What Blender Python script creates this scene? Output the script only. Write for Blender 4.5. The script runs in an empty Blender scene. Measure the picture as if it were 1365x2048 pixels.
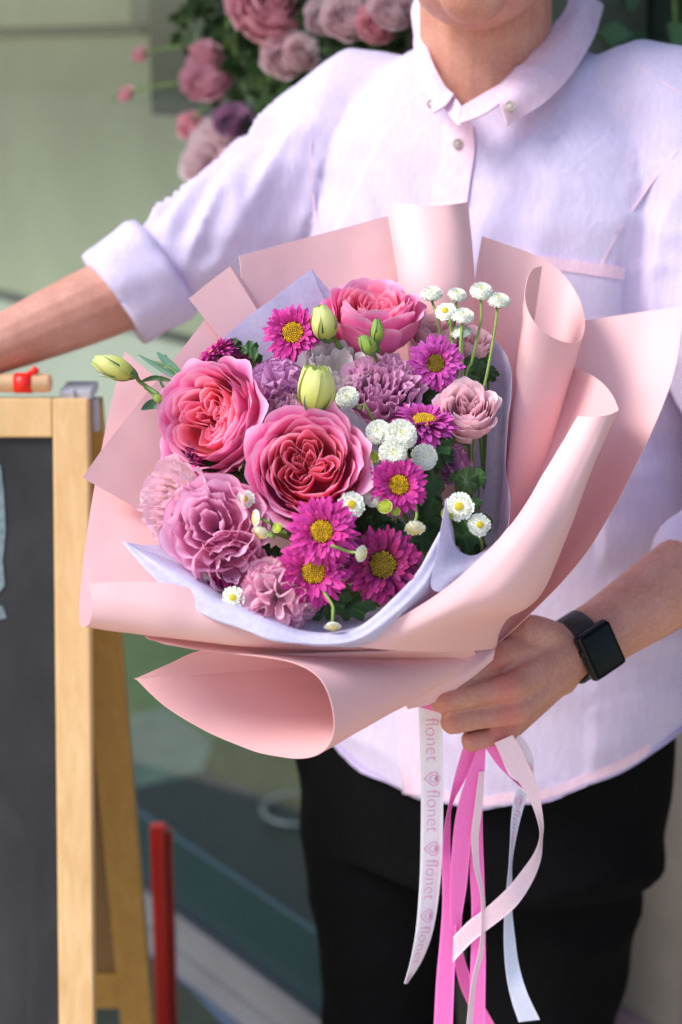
import bpy, bmesh, math, random
import numpy as np
from mathutils import Vector, Matrix, Quaternion, noise
from mathutils.bvhtree import BVHTree

random.seed(7); RNG = np.random.default_rng(7)
S = bpy.context.scene
COL = S.collection
PI = math.pi

# ------------------------------------------------------------------ camera
TILT = math.radians(15.0); CAMZ = 1.5; FPX = 2048 * 60 / 36.0
cam_d = bpy.data.cameras.new('camera'); cam = bpy.data.objects.new('camera', cam_d); COL.objects.link(cam)
cam.location = (0, 0, CAMZ); cam.rotation_euler = (PI / 2 - TILT, 0, 0)
cam_d.sensor_fit = 'VERTICAL'; cam_d.sensor_height = 36; cam_d.sensor_width = 24; cam_d.lens = 60
cam_d.clip_start = 0.05; cam_d.clip_end = 500
cam_d.dof.use_dof = True; cam_d.dof.focus_distance = 1.38; cam_d.dof.aperture_fstop = 3.9
S.camera = cam

# ------------------------------------------------------------------ sky and sun (open shade, soft light from the upper left)
SUN_EL, SUN_AZ = math.radians(46), math.radians(-112)     # direction towards the sun: left of and behind the camera
SUNV = Vector((math.cos(SUN_EL) * math.sin(SUN_AZ), math.cos(SUN_EL) * math.cos(SUN_AZ), math.sin(SUN_EL)))
wd = bpy.data.worlds.new('World'); S.world = wd; wd.use_nodes = True
nt = wd.node_tree; bg = nt.nodes['Background']; sky = nt.nodes.new('ShaderNodeTexSky')
sky.sky_type = 'NISHITA'; sky.sun_disc = False; sky.sun_elevation = SUN_EL; sky.sun_rotation = SUN_AZ
sky.air_density = 1.0; sky.dust_density = 1.5; sky.ozone_density = 1.0
nt.links.new(sky.outputs[0], bg.inputs[0]); bg.inputs[1].default_value = 0.115
sun_d = bpy.data.lights.new('sun', 'SUN'); sun = bpy.data.objects.new('sun', sun_d); COL.objects.link(sun)
sun_d.energy = 1.5; sun_d.angle = math.radians(22); sun_d.color = (1.0, 0.98, 0.96)
sun.rotation_euler = SUNV.to_track_quat('Z', 'Y').to_euler(); sun.location = (-3, -3, 6)
vs = S.view_settings; vs.view_transform = 'Standard'; vs.look = 'None'; vs.exposure = 1.08; vs.gamma = 1; vs.use_curve_mapping = False
S.render.engine = 'CYCLES'; cy = S.cycles
cy.use_denoising = True; cy.max_bounces = 8; cy.diffuse_bounces = 5; cy.glossy_bounces = 3; cy.transmission_bounces = 6
cy.transparent_max_bounces = 8; cy.sample_clamp_indirect = 6; cy.caustics_reflective = False; cy.caustics_refractive = False

# ------------------------------------------------------------------ projection helpers (photograph pixels -> points in the place)
CT, ST = math.cos(TILT), math.sin(TILT)
def C(px, py, d):
    x = (px - 682.5) / FPX * d; v = (1024 - py) / FPX * d
    return np.array((x, d * CT + v * ST, CAMZ - d * ST + v * CT))
def W(px, py, Y):
    v = (1024 - py) / FPX
    return C(px, py, Y / (CT + v * ST))
def G0(px, py, z=0.0):
    v = (1024 - py) / FPX
    return C(px, py, (z - CAMZ) / (-ST + v * CT))
CR, CU, CF = np.array((1, 0, 0)), np.array((0, ST, CT)), np.array((0, -CT, ST))   # right, up, towards the camera
def camdir(a): 
    v = a[0] * CR + a[1] * CU + a[2] * CF
    return Vector(v / np.linalg.norm(v))

# ------------------------------------------------------------------ materials
def srgb(r, g, b):
    f = lambda c: (c / 255 / 12.92) if c / 255 <= 0.04045 else ((c / 255 + 0.055) / 1.055) ** 2.4
    return (f(r), f(g), f(b), 1)
class NT:
    def __init__(s, name):
        s.m = bpy.data.materials.new(name); s.m.use_nodes = True; s.t = s.m.node_tree
        s.b = s.t.nodes['Principled BSDF']; s.out = s.t.nodes['Material Output']
    def n(s, typ, **k):
        nd = s.t.nodes.new(typ)
        for a, v in k.items():
            if hasattr(nd, a): setattr(nd, a, v)
            else: nd.inputs[a.replace('_', ' ')].default_value = v
        return nd
    def l(s, a, b): s.t.links.new(a, b)
    def coord(s, kind='Object'): 
        return s.n('ShaderNodeTexCoord').outputs[kind]
    def noise(s, vec, scale, detail=3, rough=0.55, dist=0.0):
        nd = s.n('ShaderNodeTexNoise'); nd.inputs['Scale'].default_value = scale; nd.inputs['Detail'].default_value = detail
        nd.inputs['Roughness'].default_value = rough; nd.inputs['Distortion'].default_value = dist
        if vec is not None: s.l(vec, nd.inputs['Vector'])
        return nd.outputs['Fac']
    def mapping(s, vec, scale=(1, 1, 1), rot=(0, 0, 0)):
        nd = s.n('ShaderNodeMapping'); nd.inputs['Scale'].default_value = scale; nd.inputs['Rotation'].default_value = rot
        s.l(vec, nd.inputs['Vector']); return nd.outputs[0]
    def ramp(s, fac, stops, interp='LINEAR'):
        nd = s.n('ShaderNodeValToRGB'); cr = nd.color_ramp; cr.interpolation = interp
        while len(cr.elements) < len(stops): cr.elements.new(0.5)
        for e, (p, c) in zip(cr.elements, stops): e.position = p; e.color = c if len(c) == 4 else (*c, 1)
        s.l(fac, nd.inputs[0]); return nd.outputs[0]
    def mix(s, fac, a, b, blend='MIX'):
        nd = s.n('ShaderNodeMix'); nd.data_type = 'RGBA'; nd.blend_type = blend
        if isinstance(fac, (int, float)): nd.inputs[0].default_value = fac
        else: s.l(fac, nd.inputs[0])
        for i, c in ((6, a), (7, b)):
            if isinstance(c, (tuple, list)): nd.inputs[i].default_value = c
            else: s.l(c, nd.inputs[i])
        return nd.outputs[2]
    def math(s, op, a, b=0.0, c=0.0):
        nd = s.n('ShaderNodeMath'); nd.operation = op
        for i, v in enumerate((a, b, c)):
            if isinstance(v, (int, float)): nd.inputs[i].default_value = v
            else: s.l(v, nd.inputs[i])
        return nd.outputs[0]
    def bump(s, h, strength=0.3, dist=0.001):
        nd = s.n('ShaderNodeBump'); nd.inputs['Strength'].default_value = strength; nd.inputs['Distance'].default_value = dist
        s.l(h, nd.inputs['Height']); s.l(nd.outputs[0], s.b.inputs['Normal']); return nd.outputs[0]
    def color(s, c):
        if isinstance(c, (tuple, list)): s.b.inputs['Base Color'].default_value = c
        else: s.l(c, s.b.inputs['Base Color'])
    def set(s, **k):
        for a, v in k.items(): s.b.inputs[a.replace('_', ' ')].default_value = v
        return s
    def translucent(s, color, amount):
        tr = s.n('ShaderNodeBsdfTranslucent'); mx = s.n('ShaderNodeMixShader'); mx.inputs[0].default_value = amount
        if isinstance(color, (tuple, list)): tr.inputs[0].default_value = color
        else: s.l(color, tr.inputs[0])
        s.l(s.b.outputs[0], mx.inputs[1]); s.l(tr.outputs[0], mx.inputs[2]); s.l(mx.outputs[0], s.out.inputs[0])
M = {}
def plain(name, col, rough=0.6, nscale=30, namt=0.12, bump=0.0, bdist=0.001, **k):
    t = NT(name); c = t.coord()
    f = t.noise(c, nscale, 4)
    dk = tuple(x * (1 - namt) for x in col[:3]) + (1,); lt = tuple(min(1, x * (1 + namt)) for x in col[:3]) + (1,)
    t.color(t.ramp(f, [(0.3, dk), (0.7, lt)])); t.set(Roughness=rough, **k)
    if bump: t.bump(t.noise(c, nscale * 3, 4), bump, bdist)
    M[name] = t.m; return t
# paper, tissue
t = NT('paper'); c = t.coord(); f = t.noise(c, 60, 5, 0.7)
pc = t.mix(t.math('MULTIPLY', t.noise(c, 9, 2), 0.35), srgb(247, 201, 200), srgb(244, 191, 191)); t.color(pc)
t.set(Roughness=0.5); t.b.inputs['Specular IOR Level'].default_value = 0.35
wv = t.math('ADD', t.math('MULTIPLY', t.noise(c, 14, 2, 0.5, 0.6), 0.9), t.math('MULTIPLY', f, 0.08)); t.bump(wv, 0.25, 0.003); t.translucent(srgb(250, 150, 128), 0.11); M['paper'] = t.m
t = NT('tissue'); c = t.coord(); f = t.noise(c, 260, 4, 0.7); f2 = t.noise(t.mapping(c, (1, 1, 3)), 40, 4, 0.6, 1.0)
t.color(t.ramp(f, [(0.3, srgb(228, 220, 242)), (0.65, srgb(244, 240, 251))])); t.set(Roughness=0.85)
h = t.math('ADD', t.math('MULTIPLY', f, 0.5), f2); t.bump(h, 0.45, 0.0012); t.translucent(srgb(220, 212, 242), 0.42); M['tissue'] = t.m
# petals driven by the UV map: v runs from the base (0) to the rim (1)
def petal_mat(name, stops, edge=None, edge_v=0.95, vein=0.25, trans=0.28, rough=0.5, var=0.15, jag=0.03):
    t = NT(name); uv = t.n('ShaderNodeUVMap').outputs[0]; sp = t.n('ShaderNodeSeparateXYZ'); t.l(uv, sp.inputs[0])
    oc = t.coord(); n1 = t.noise(oc, 55, 3)
    vv = t.math('ADD', sp.outputs[1], t.math('MULTIPLY', t.math('SUBTRACT', n1, 0.5), 0.25))
    base = t.ramp(vv, stops)
    vn = t.noise(t.mapping(uv, (34, 1.6, 1)), 1.0, 3, 0.6, 0.4)
    base = t.mix(t.math('MULTIPLY', vn, vein), base, tuple(min(1, x * 1.5 + 0.05) for x in stops[-1][1][:3]) + (1,))
    oi = t.n('ShaderNodeObjectInfo').outputs['Random']
    hs = t.n('ShaderNodeHueSaturation'); t.l(base, hs.inputs['Color'])
    t.l(t.math('ADD', 1 - var / 2, t.math('MULTIPLY', oi, var)), hs.inputs['Value'])
    t.l(t.math('ADD', 0.5 - 0.012, t.math('MULTIPLY', oi, 0.02)), hs.inputs['Hue']); base = hs.outputs[0]
    if edge is not None:
        ej = t.math('ADD', sp.outputs[1], t.math('MULTIPLY', t.math('SUBTRACT', t.noise(t.mapping(uv, (60, 4, 1)), 1, 2), 0.5), jag * 2))
        base = t.mix(t.ramp(ej, [(edge_v - 0.02, (0, 0, 0, 1)), (edge_v + 0.02, (1, 1, 1, 1))]), base, edge)
    t.color(base); t.set(Roughness=rough); t.b.inputs['Specular IOR Level'].default_value = 0.3
    t.b.inputs['Sheen Weight'].default_value = 0.15; t.b.inputs['Sheen Roughness'].default_value = 0.5
    t.bump(vn, 0.25, 0.0006); t.translucent(base, trans); M[name] = t.m
petal_mat('rose_out', [(0.0, srgb(230, 52, 120)), (0.45, srgb(242, 84, 156)), (0.85, srgb(249, 122, 184)), (1.0, srgb(254, 188, 218))], vein=0.12, rough=0.45)
petal_mat('rose_in', [(0.0, srgb(238, 56, 84)), (0.5, srgb(250, 104, 128)), (0.85, srgb(251, 128, 164)), (1.0, srgb(255, 190, 212))], vein=0.12, rough=0.45, trans=0.5)
petal_mat('spray_rose', [(0.0, srgb(236, 128, 148)), (0.5, srgb(252, 196, 208)), (1.0, srgb(254, 226, 232))], vein=0.15)
petal_mat('aster', [(0.0, srgb(150, 18, 92)), (0.5, srgb(196, 30, 130)), (1.0, srgb(214, 60, 160))], vein=0.2, trans=0.2, var=0.3)
petal_mat('aster_dark', [(0.0, srgb(92, 4, 54)), (0.6, srgb(136, 8, 84)), (1.0, srgb(160, 20, 106))], vein=0.15, trans=0.15, var=0.3)
petal_mat('aster_violet', [(0.0, srgb(156, 30, 110)), (0.5, srgb(190, 48, 144)), (1.0, srgb(206, 86, 180))], vein=0.2, trans=0.2, var=0.3)
petal_mat('lisi', [(0.0, srgb(236, 138, 186)), (0.6, srgb(244, 168, 208)), (1.0, srgb(251, 202, 228))], edge=srgb(232, 140, 188), edge_v=0.985, vein=0.25, trans=0.4)
petal_mat('lisi_mauve', [(0.0, srgb(196, 108, 158)), (0.6, srgb(220, 146, 190)), (1.0, srgb(236, 182, 212))], vein=0.3, trans=0.4)
petal_mat('lisi_pale', [(0.0, srgb(246, 234, 214)), (0.5, srgb(250, 228, 224)), (1.0, srgb(246, 204, 220))], vein=0.2, trans=0.4)
petal_mat('lisi_white', [(0.0, srgb(176, 190, 120)), (0.5, srgb(220, 214, 196)), (1.0, srgb(214, 200, 204))], vein=0.3)
petal_mat('carnation', [(0.0, srgb(252, 190, 218)), (0.7, srgb(254, 212, 230)), (1.0, srgb(254, 222, 236))], edge=srgb(204, 40, 132), edge_v=0.982, vein=0.15, trans=0.5, jag=0.02)
petal_mat('carnation_violet', [(0.0, srgb(226, 158, 210)), (0.7, srgb(238, 188, 228)), (1.0, srgb(242, 200, 234))], edge=srgb(156, 34, 122), edge_v=0.978, vein=0.15, trans=0.5, jag=0.02)
petal_mat('bud', [(0.0, srgb(150, 168, 50)), (0.45, srgb(206, 212, 112)), (0.8, srgb(226, 228, 150)), (1.0, srgb(200, 216, 130))], vein=0.2, trans=0.2, var=0.1)
petal_mat('bud_small', [(0.0, srgb(96, 130, 40)), (0.5, srgb(150, 170, 64)), (1.0, srgb(120, 156, 70))], vein=0.2, trans=0.1, var=0.1)
petal_mat('leaf', [(0.0, srgb(38, 68, 26)), (0.6, srgb(48, 84, 34)), (1.0, srgb(60, 96, 44))], vein=0.25, trans=0.2, rough=0.4, var=0.5)
petal_mat('leaf_blue', [(0.0, srgb(58, 96, 58)), (0.6, srgb(66, 106, 78)), (1.0, srgb(70, 112, 90))], vein=0.2, trans=0.15, rough=0.4, var=0.3)
petal_mat('bg_rose', [(0.0, srgb(190, 104, 124)), (0.6, srgb(228, 160, 176)), (1.0, srgb(240, 192, 204))], vein=0.1, var=0.2)
petal_mat('bg_pale', [(0.0, srgb(214, 150, 160)), (0.6, srgb(238, 206, 210)), (1.0, srgb(246, 228, 230))], vein=0.1, var=0.2)
petal_mat('bg_mauve', [(0.0, srgb(150, 100, 140)), (1.0, srgb(190, 140, 176))], vein=0.1, var=0.2)
plain('stem', srgb(92, 124, 52), 0.5, 60, 0.25)
plain('stem_pale', srgb(132, 156, 74), 0.5, 60, 0.2)
plain('white_floret', srgb(244, 244, 232), 0.7, 90, 0.05)
plain('cream_floret', srgb(232, 226, 150), 0.7, 90, 0.1)
plain('green_floret', srgb(178, 190, 60), 0.7, 90, 0.15)
plain('eye_floret', srgb(226, 206, 60), 0.7, 200, 0.2)
plain('iris', (0.02, 0.012, 0.008, 1), 0.2, 200, 0.2)
plain('eye_white', srgb(225, 220, 214), 0.3, 200, 0.05)
plain('yellow_disc', srgb(216, 172, 18), 0.7, 400, 0.3)
plain('olive_disc', srgb(140, 112, 10), 0.7, 400, 0.35)
plain('calyx', srgb(92, 120, 60), 0.6, 80, 0.2)
# cloth, skin
t = NT('shirt'); c = t.coord()
w1 = t.n('ShaderNodeTexWave'); w1.inputs['Scale'].default_value = 420; w1.bands_direction = 'Z'; w1.inputs['Distortion'].default_value = 1.5; t.l(c, w1.inputs['Vector'])
w2 = t.n('ShaderNodeTexWave'); w2.inputs['Scale'].default_value = 420; w2.bands_direction = 'X'; w2.inputs['Distortion'].default_value = 1.5; t.l(c, w2.inputs['Vector'])
sl = t.noise(t.mapping(c, (1, 1, 0.12)), 220, 3, 0.7)
f = t.math('ADD', t.math('MULTIPLY', sl, 0.7), t.math('MULTIPLY', t.noise(c, 12, 3), 0.3))
t.color(t.ramp(f, [(0.3, srgb(204, 191, 224)), (0.7, srgb(222, 209, 234))])); t.set(Roughness=0.85); t.b.inputs['Sheen Weight'].default_value = 0.2
wr = t.noise(t.mapping(c, (1, 1, 0.6)), 34, 5, 0.65, 1.2)
hh = t.math('ADD', t.math('ADD', t.math('MULTIPLY', w1.outputs['Fac'], 0.04), t.math('MULTIPLY', w2.outputs['Fac'], 0.04)), wr); t.bump(hh, 0.5, 0.004)
t.translucent(srgb(226, 208, 238), 0.08); M['shirt'] = t.m
t = NT('shirt_trim'); c = t.coord(); sl = t.noise(t.mapping(c, (1, 1, 0.2)), 240, 3, 0.7)
t.color(t.ramp(sl, [(0.3, srgb(222, 188, 210)), (0.7, srgb(238, 206, 222))])); t.set(Roughness=0.85); t.bump(t.math('ADD', sl, t.noise(c, 70, 3)), 0.3, 0.0015); M['shirt_trim'] = t.m
t = NT('trousers'); c = t.coord(); t.color(t.ramp(t.noise(c, 300, 3), [(0.3, (0.0025, 0.0025, 0.003, 1)), (0.7, (0.005, 0.005, 0.006, 1))])); t.set(Roughness=0.95); t.b.inputs['Specular IOR Level'].default_value = 0.08
t.bump(t.noise(c, 25, 4), 0.4, 0.004); M['trousers'] = t.m
t = NT('skin'); c = t.coord(); at = t.n('ShaderNodeAttribute'); at.attribute_name = 'red'
f = t.math('ADD', t.math('MULTIPLY', t.noise(c, 38, 4), 0.55), t.math('MULTIPLY', t.noise(c, 300, 3), 0.45))
bc = t.ramp(f, [(0.3, srgb(180, 120, 102)), (0.5, srgb(197, 139, 120)), (0.72, srgb(210, 157, 140))])
bc = t.mix(t.math('MULTIPLY', at.outputs['Fac'], 0.75), bc, srgb(206, 104, 96)); t.color(bc)
t.set(Roughness=0.5); t.b.inputs['Subsurface Weight'].default_value = 0.12; t.b.inputs['Subsurface Radius'].default_value = (1, 0.35, 0.2); t.b.inputs['Subsurface Scale'].default_value = 0.006
vo = t.n('ShaderNodeTexVoronoi'); vo.inputs['Scale'].default_value = 900; t.l(c, vo.inputs['Vector'])
t.bump(t.math('ADD', t.math('MULTIPLY', vo.outputs['Distance'], 0.25), t.noise(c, 90, 4, 0.6)), 0.35, 0.0012); M['skin'] = t.m
plain('hair', (0.012, 0.009, 0.007, 1), 0.5, 200, 0.3)
plain('button', srgb(186, 172, 164), 0.35, 200, 0.1)
plain('watch_black', (0.012, 0.012, 0.014, 1), 0.45, 200, 0.1)
plain('watch_metal', (0.02, 0.02, 0.024, 1), 0.22, 50, 0.1, Metallic=0.7)
t = plain('watch_glass', (0.003, 0.003, 0.004, 1), 0.06, 5, 0.05); t.b.inputs['Specular IOR Level'].default_value = 0.12
plain('ribbon_white', srgb(246, 240, 252), 0.35, 300, 0.04)
plain('ribbon_pink', srgb(255, 122, 204), 0.3, 300, 0.05)
plain('ribbon_blush', srgb(246, 214, 228), 0.3, 300, 0.04)
plain('ribbon_ink', srgb(236, 150, 198), 0.5, 300, 0.04)
plain('ribbon_blue', srgb(226, 230, 252), 0.35, 300, 0.04)
# wood, board, building
def wood(name, a, b):
    t = NT(name); c = t.coord(); g = t.noise(t.mapping(c, (26, 26, 1.6)), 3.0, 5, 0.6, 0.7); k = t.noise(t.mapping(c, (3, 3, 1)), 2.0, 3)
    t.color(t.ramp(t.math('ADD', t.math('MULTIPLY', g, 0.7), t.math('MULTIPLY', k, 0.3)), [(0.3, a), (0.7, b)])); t.set(Roughness=0.5); t.bump(g, 0.15, 0.001); M[name] = t.m
wood('pine', srgb(214, 168, 108), srgb(238, 200, 148))
wood('pine_dark', srgb(176, 134, 62), srgb(202, 160, 88))
wood('ply', srgb(128, 98, 60), srgb(146, 114, 72))
t = NT('chalkboard'); c = t.coord(); f = t.noise(t.mapping(c, (6, 6, 2)), 1.5, 5, 0.65, 0.6)
t.color(t.ramp(f, [(0.35, (0.010, 0.010, 0.013, 1)), (0.62, (0.03, 0.03, 0.034, 1)), (0.85, (0.06, 0.062, 0.066, 1))])); t.set(Roughness=0.7); M['chalkboard'] = t.m
plain('chalk', srgb(120, 138, 142), 0.9, 120, 0.3)
plain('red_paint', srgb(150, 14, 14), 0.4, 20, 0.1)
plain('red_tape', srgb(236, 30, 16), 0.4, 20, 0.1)
plain('dowel', srgb(228, 186, 140), 0.45, 30, 0.1)
plain('tin', srgb(190, 194, 206), 0.4, 60, 0.12, Metallic=0.3)
plain('frame_metal', srgb(120, 120, 124), 0.4, 8, 0.12, Metallic=0.2)
plain('frame_dark', (0.015, 0.022, 0.03, 1), 0.4, 8, 0.1)
plain('kick', srgb(32, 50, 52), 0.25, 4, 0.15)  # dark teal of the reflection low in the glass, shared with the head rail
plain('sage', srgb(168, 166, 142), 0.6, 3, 0.12)
plain('sage_dark', srgb(98, 106, 94), 0.6, 3, 0.12)
plain('deep_green', srgb(34, 52, 44), 0.6, 4, 0.25)
plain('ledge', srgb(190, 188, 178), 0.6, 5, 0.06)
plain('reflection_dark', srgb(32, 34, 33), 0.7, 14, 0.25, bump=0.2)
plain('reflection_pale', srgb(84, 98, 90), 0.7, 14, 0.2, bump=0.2)
plain('reflection_turf', srgb(36, 84, 26), 0.9, 90, 0.4, bump=0.5, bdist=0.006)
plain('reflection_olive', srgb(50, 60, 28), 0.9, 60, 0.4, bump=0.5, bdist=0.006)
plain('concrete', srgb(132, 124, 118), 0.8, 6, 0.14, bump=0.2)
plain('mauve', srgb(118, 102, 112), 0.7, 6, 0.1)
plain('mat_blue', srgb(66, 84, 112), 0.95, 160, 0.45, bump=0.6, bdist=0.004)
plain('paving', srgb(196, 178, 152), 0.85, 7, 0.18, bump=0.3, bdist=0.003)
plain('ground', srgb(30, 40, 30), 0.9, 12, 0.3, bump=0.3, bdist=0.004)
t = NT('glass'); gl = t.n('ShaderNodeBsdfGlossy'); gl.inputs['Roughness'].default_value = 0.03
tr = t.n('ShaderNodeBsdfTransparent'); tr.inputs[0].default_value = (0.90, 0.95, 0.93, 1); mx = t.n('ShaderNodeMixShader'); fr = t.n('ShaderNodeLayerWeight'); fr.inputs[0].default_value = 0.5
t.l(t.math('ADD', 0.03, t.math('MULTIPLY', t.math('POWER', fr.outputs['Facing'], 4.0), 0.5)), mx.inputs[0]); t.l(tr.outputs[0], mx.inputs[1]); t.l(gl.outputs[0], mx.inputs[2]); t.l(mx.outputs[0], t.out.inputs[0]); M['glass'] = t.m

# ------------------------------------------------------------------ mesh and object helpers
def mesh(name, V, F, uv=None, smooth=True):
    me = bpy.data.meshes.new(name); me.from_pydata([tuple(map(float, v)) for v in V], [], [tuple(map(int, f)) for f in F])
    if uv is not None:
        lay = me.uv_layers.new(name='uv'); idx = np.zeros(len(me.loops), dtype=np.int32); me.loops.foreach_get('vertex_index', idx)
        lay.data.foreach_set('uv', np.asarray(uv, dtype=np.float32)[idx].ravel())
    if smooth: me.polygons.foreach_set('use_smooth', [True] * len(me.polygons))
    me.update(); return me
MW = {}
def link(name, me, mat=None, parent=None):
    o = bpy.data.objects.new(name, me); COL.objects.link(o)
    if me is not None and mat is not None and not me.materials: me.materials.append(M[mat])
    if parent is not None: o.parent = parent
    return o
def tag(o, label=None, cat=None, group=None, kind=None):
    if label: o['label'] = label
    if cat: o['category'] = cat
    if group: o['group'] = group
    if kind: o['kind'] = kind
    return o
def thing(name, label, cat, loc=(0, 0, 0), rot=None, group=None):
    o = bpy.data.objects.new(name, None); COL.objects.link(o); o.empty_display_size = 0.02
    mw = Matrix.Translation(Vector(loc))
    if rot is not None: mw = mw @ rot.to_matrix().to_4x4()
    o.matrix_world = mw; MW[o.name] = mw
    return tag(o, label, cat, group)
def part(name, V, F, mat, parent, uv=None, smooth=True, world=True):
    V = np.asarray(V, dtype=float)
    root = parent
    while root.parent is not None: root = root.parent
    if world:
        inv = np.array(MW[root.name].inverted()); V = V @ inv[:3, :3].T + inv[:3, 3]
    return link(name, mesh(name, V, F, uv, smooth), mat, parent)
def single(name, V, F, mat, label=None, cat=None, group=None, kind=None, uv=None, smooth=True):
    V = np.asarray(V, dtype=float); c = V.mean(0); c[2] = V[:, 2].min()
    o = link(name, mesh(name, V - c, F, uv, smooth), mat); o.location = c; MW[o.name] = Matrix.Translation(Vector(c))
    return tag(o, label, cat, group, kind)
def cat_rom(P, n):
    P = np.asarray(P, float); m = len(P)
    if m == 2: 
        t = np.linspace(0, 1, n)[:, None]; return P[0] * (1 - t) + P[1] * t
    E = np.vstack([2 * P[0] - P[1], P, 2 * P[-1] - P[-2]])
    u = np.linspace(0, m - 1, n); i = np.minimum(u.astype(int), m - 2); f = (u - i)[:, None]
    p0, p1, p2, p3 = E[i], E[i + 1], E[i + 2], E[i + 3]
    return 0.5 * (2 * p1 + (p2 - p0) * f + (2 * p0 - 5 * p1 + 4 * p2 - p3) * f ** 2 + (3 * p1 - p0 - 3 * p2 + p3) * f ** 3)
def grid_faces(nr, nc, off=0, flip=False):
    F = []
    for r in range(nr - 1):
        for c in range(nc - 1):
            a = off + r * nc + c; q = (a, a + 1, a + nc + 1, a + nc)
            F.append(q[::-1] if flip else q)
    return F
def patch(rows, nr, nc):
    R = [cat_rom(r, nc) for r in rows]; R = np.stack(R, 0)
    out = np.stack([cat_rom(R[:, c], nr) for c in range(nc)], 1)
    uv = np.stack(np.meshgrid(np.linspace(0, 1, nc), np.linspace(0, 1, nr)), -1).reshape(-1, 2)
    return out, uv
def frames(P):
    P = np.asarray(P, float); T = np.gradient(P, axis=0); T /= np.linalg.norm(T, axis=1)[:, None] + 1e-12
    ref = np.array((0, 0, 1.0)) if abs(T[0][2]) < 0.9 else np.array((1.0, 0, 0))
    n = np.cross(T[0], ref); n /= np.linalg.norm(n); N = [n]
    for i in range(1, len(P)):
        n = N[-1] - T[i] * np.dot(N[-1], T[i]); n /= np.linalg.norm(n) + 1e-12; N.append(n)
    N = np.array(N); return T, N, np.cross(T, N)
def tube(P, R, n=10, cap=True, off=0, flat=None):
    P = np.asarray(P, float); R = np.broadcast_to(np.asarray(R, float), (len(P),)); T, N, B = frames(P)
    a = np.linspace(0, 2 * PI, n, endpoint=False); V = []
    for i in range(len(P)):
        k = 1.0 if flat is None else flat
        V.append(P[i] + R[i] * (np.cos(a)[:, None] * N[i] + k * np.sin(a)[:, None] * B[i]))
    V = np.concatenate(V); F = []
    for i in range(len(P) - 1):
        for j in range(n):
            F.append((off + i * n + j, off + i * n + (j + 1) % n, off + (i + 1) * n + (j + 1) % n, off + (i + 1) * n + j))
    if cap:
        F.append(tuple(off + j for j in range(n))[::-1]); F.append(tuple(off + (len(P) - 1) * n + j for j in range(n)))
    return V, F
class MB:
    def __init__(s): s.V, s.F, s.U, s.n = [], [], [], 0
    def add(s, V, F, uv=None):
        V = np.asarray(V, float).reshape(-1, 3); s.V.append(V); s.F += [tuple(i + s.n for i in f) for f in F]
        s.U.append(np.zeros((len(V), 2)) if uv is None else uv); s.n += len(V); return s
    def tube(s, P, R, n=10, flat=None): return s.add(*tube(P, R, n, flat=flat))
    def box(s, lo, hi, rot=None, org=None):
        x0, y0, z0 = lo; x1, y1, z1 = hi
        V = np.array([(x, y, z) for x in (x0, x1) for y in (y0, y1) for z in (z0, z1)], float)
        if rot is not None: V = V @ np.array(rot).T
        if org is not None: V = V + np.asarray(org)
        return s.add(V, [(0, 1, 3, 2), (4, 6, 7, 5), (0, 4, 5, 1), (2, 3, 7, 6), (0, 2, 6, 4), (1, 5, 7, 3)])
    def ball(s, c, r, nu=12, nv=8, rot=None):
        r = np.broadcast_to(np.asarray(r, float), (3,)); V, F = [], []
        V.append((0, 0, 1)); 
        for i in range(1, nv):
            p = PI * i / nv
            for j in range(nu): V.append((math.sin(p) * math.cos(2 * PI * j / nu), math.sin(p) * math.sin(2 * PI * j / nu), math.cos(p)))
        V.append((0, 0, -1)); L = len(V) - 1
        for j in range(nu):
            F.append((0, 1 + j, 1 + (j + 1) % nu)); F.append((L, L - nu + (j + 1) % nu, L - nu + j))
            for i in range(nv - 2):
                a = 1 + i * nu + j; b = 1 + i * nu + (j + 1) % nu; F.append((a, a + nu, b + nu, b))
        V = np.array(V) * r
        if rot is not None: V = V @ np.array(rot).T
        return s.add(V + np.asarray(c, float), F)
    def cap_chain(s, P, R, n=14, flat=None, sub=5):
        P = np.asarray(P, float); R = np.asarray(R, float); m = (len(P) - 1) * sub + 1
        Q = cat_rom(P, m); RR = cat_rom(R[:, None], m)[:, 0]; s.tube(Q, RR, n, flat); s.ball(Q[0], RR[0]); s.ball(Q[-1], RR[-1]); return s
    def arr(s): return np.concatenate(s.V), s.F, np.concatenate(s.U)
    def build(s, name, mat, parent, uv=False, smooth=True, world=True):
        V, F, U = s.arr(); return part(name, V, F, mat, parent, U if uv else None, smooth, world)
def remeshed(mb, voxel, smooth_it=6, factor=0.5):
    V, F, U = mb.arr(); me = mesh('tmp', V, F); o = bpy.data.objects.new('tmp', me); COL.objects.link(o)
    bm = bmesh.new(); bm.from_mesh(me); bmesh.ops.recalc_face_normals(bm, faces=bm.faces); bm.to_mesh(me); bm.free()
    r = o.modifiers.new('r', 'REMESH'); r.mode = 'VOXEL'; r.voxel_size = voxel
    sm = o.modifiers.new('s', 'SMOOTH'); sm.factor = factor; sm.iterations = smooth_it
    bpy.context.view_layer.update(); dg = bpy.context.evaluated_depsgraph_get(); ev = o.evaluated_get(dg); m2 = ev.to_mesh()
    n = len(m2.vertices); co = np.zeros(n * 3); m2.vertices.foreach_get('co', co); no = np.zeros(n * 3); m2.vertices.foreach_get('normal', no)
    faces = [tuple(p.vertices) for p in m2.polygons]; ev.to_mesh_clear(); bpy.data.objects.remove(o)
    return co.reshape(-1, 3), no.reshape(-1, 3), faces
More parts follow.
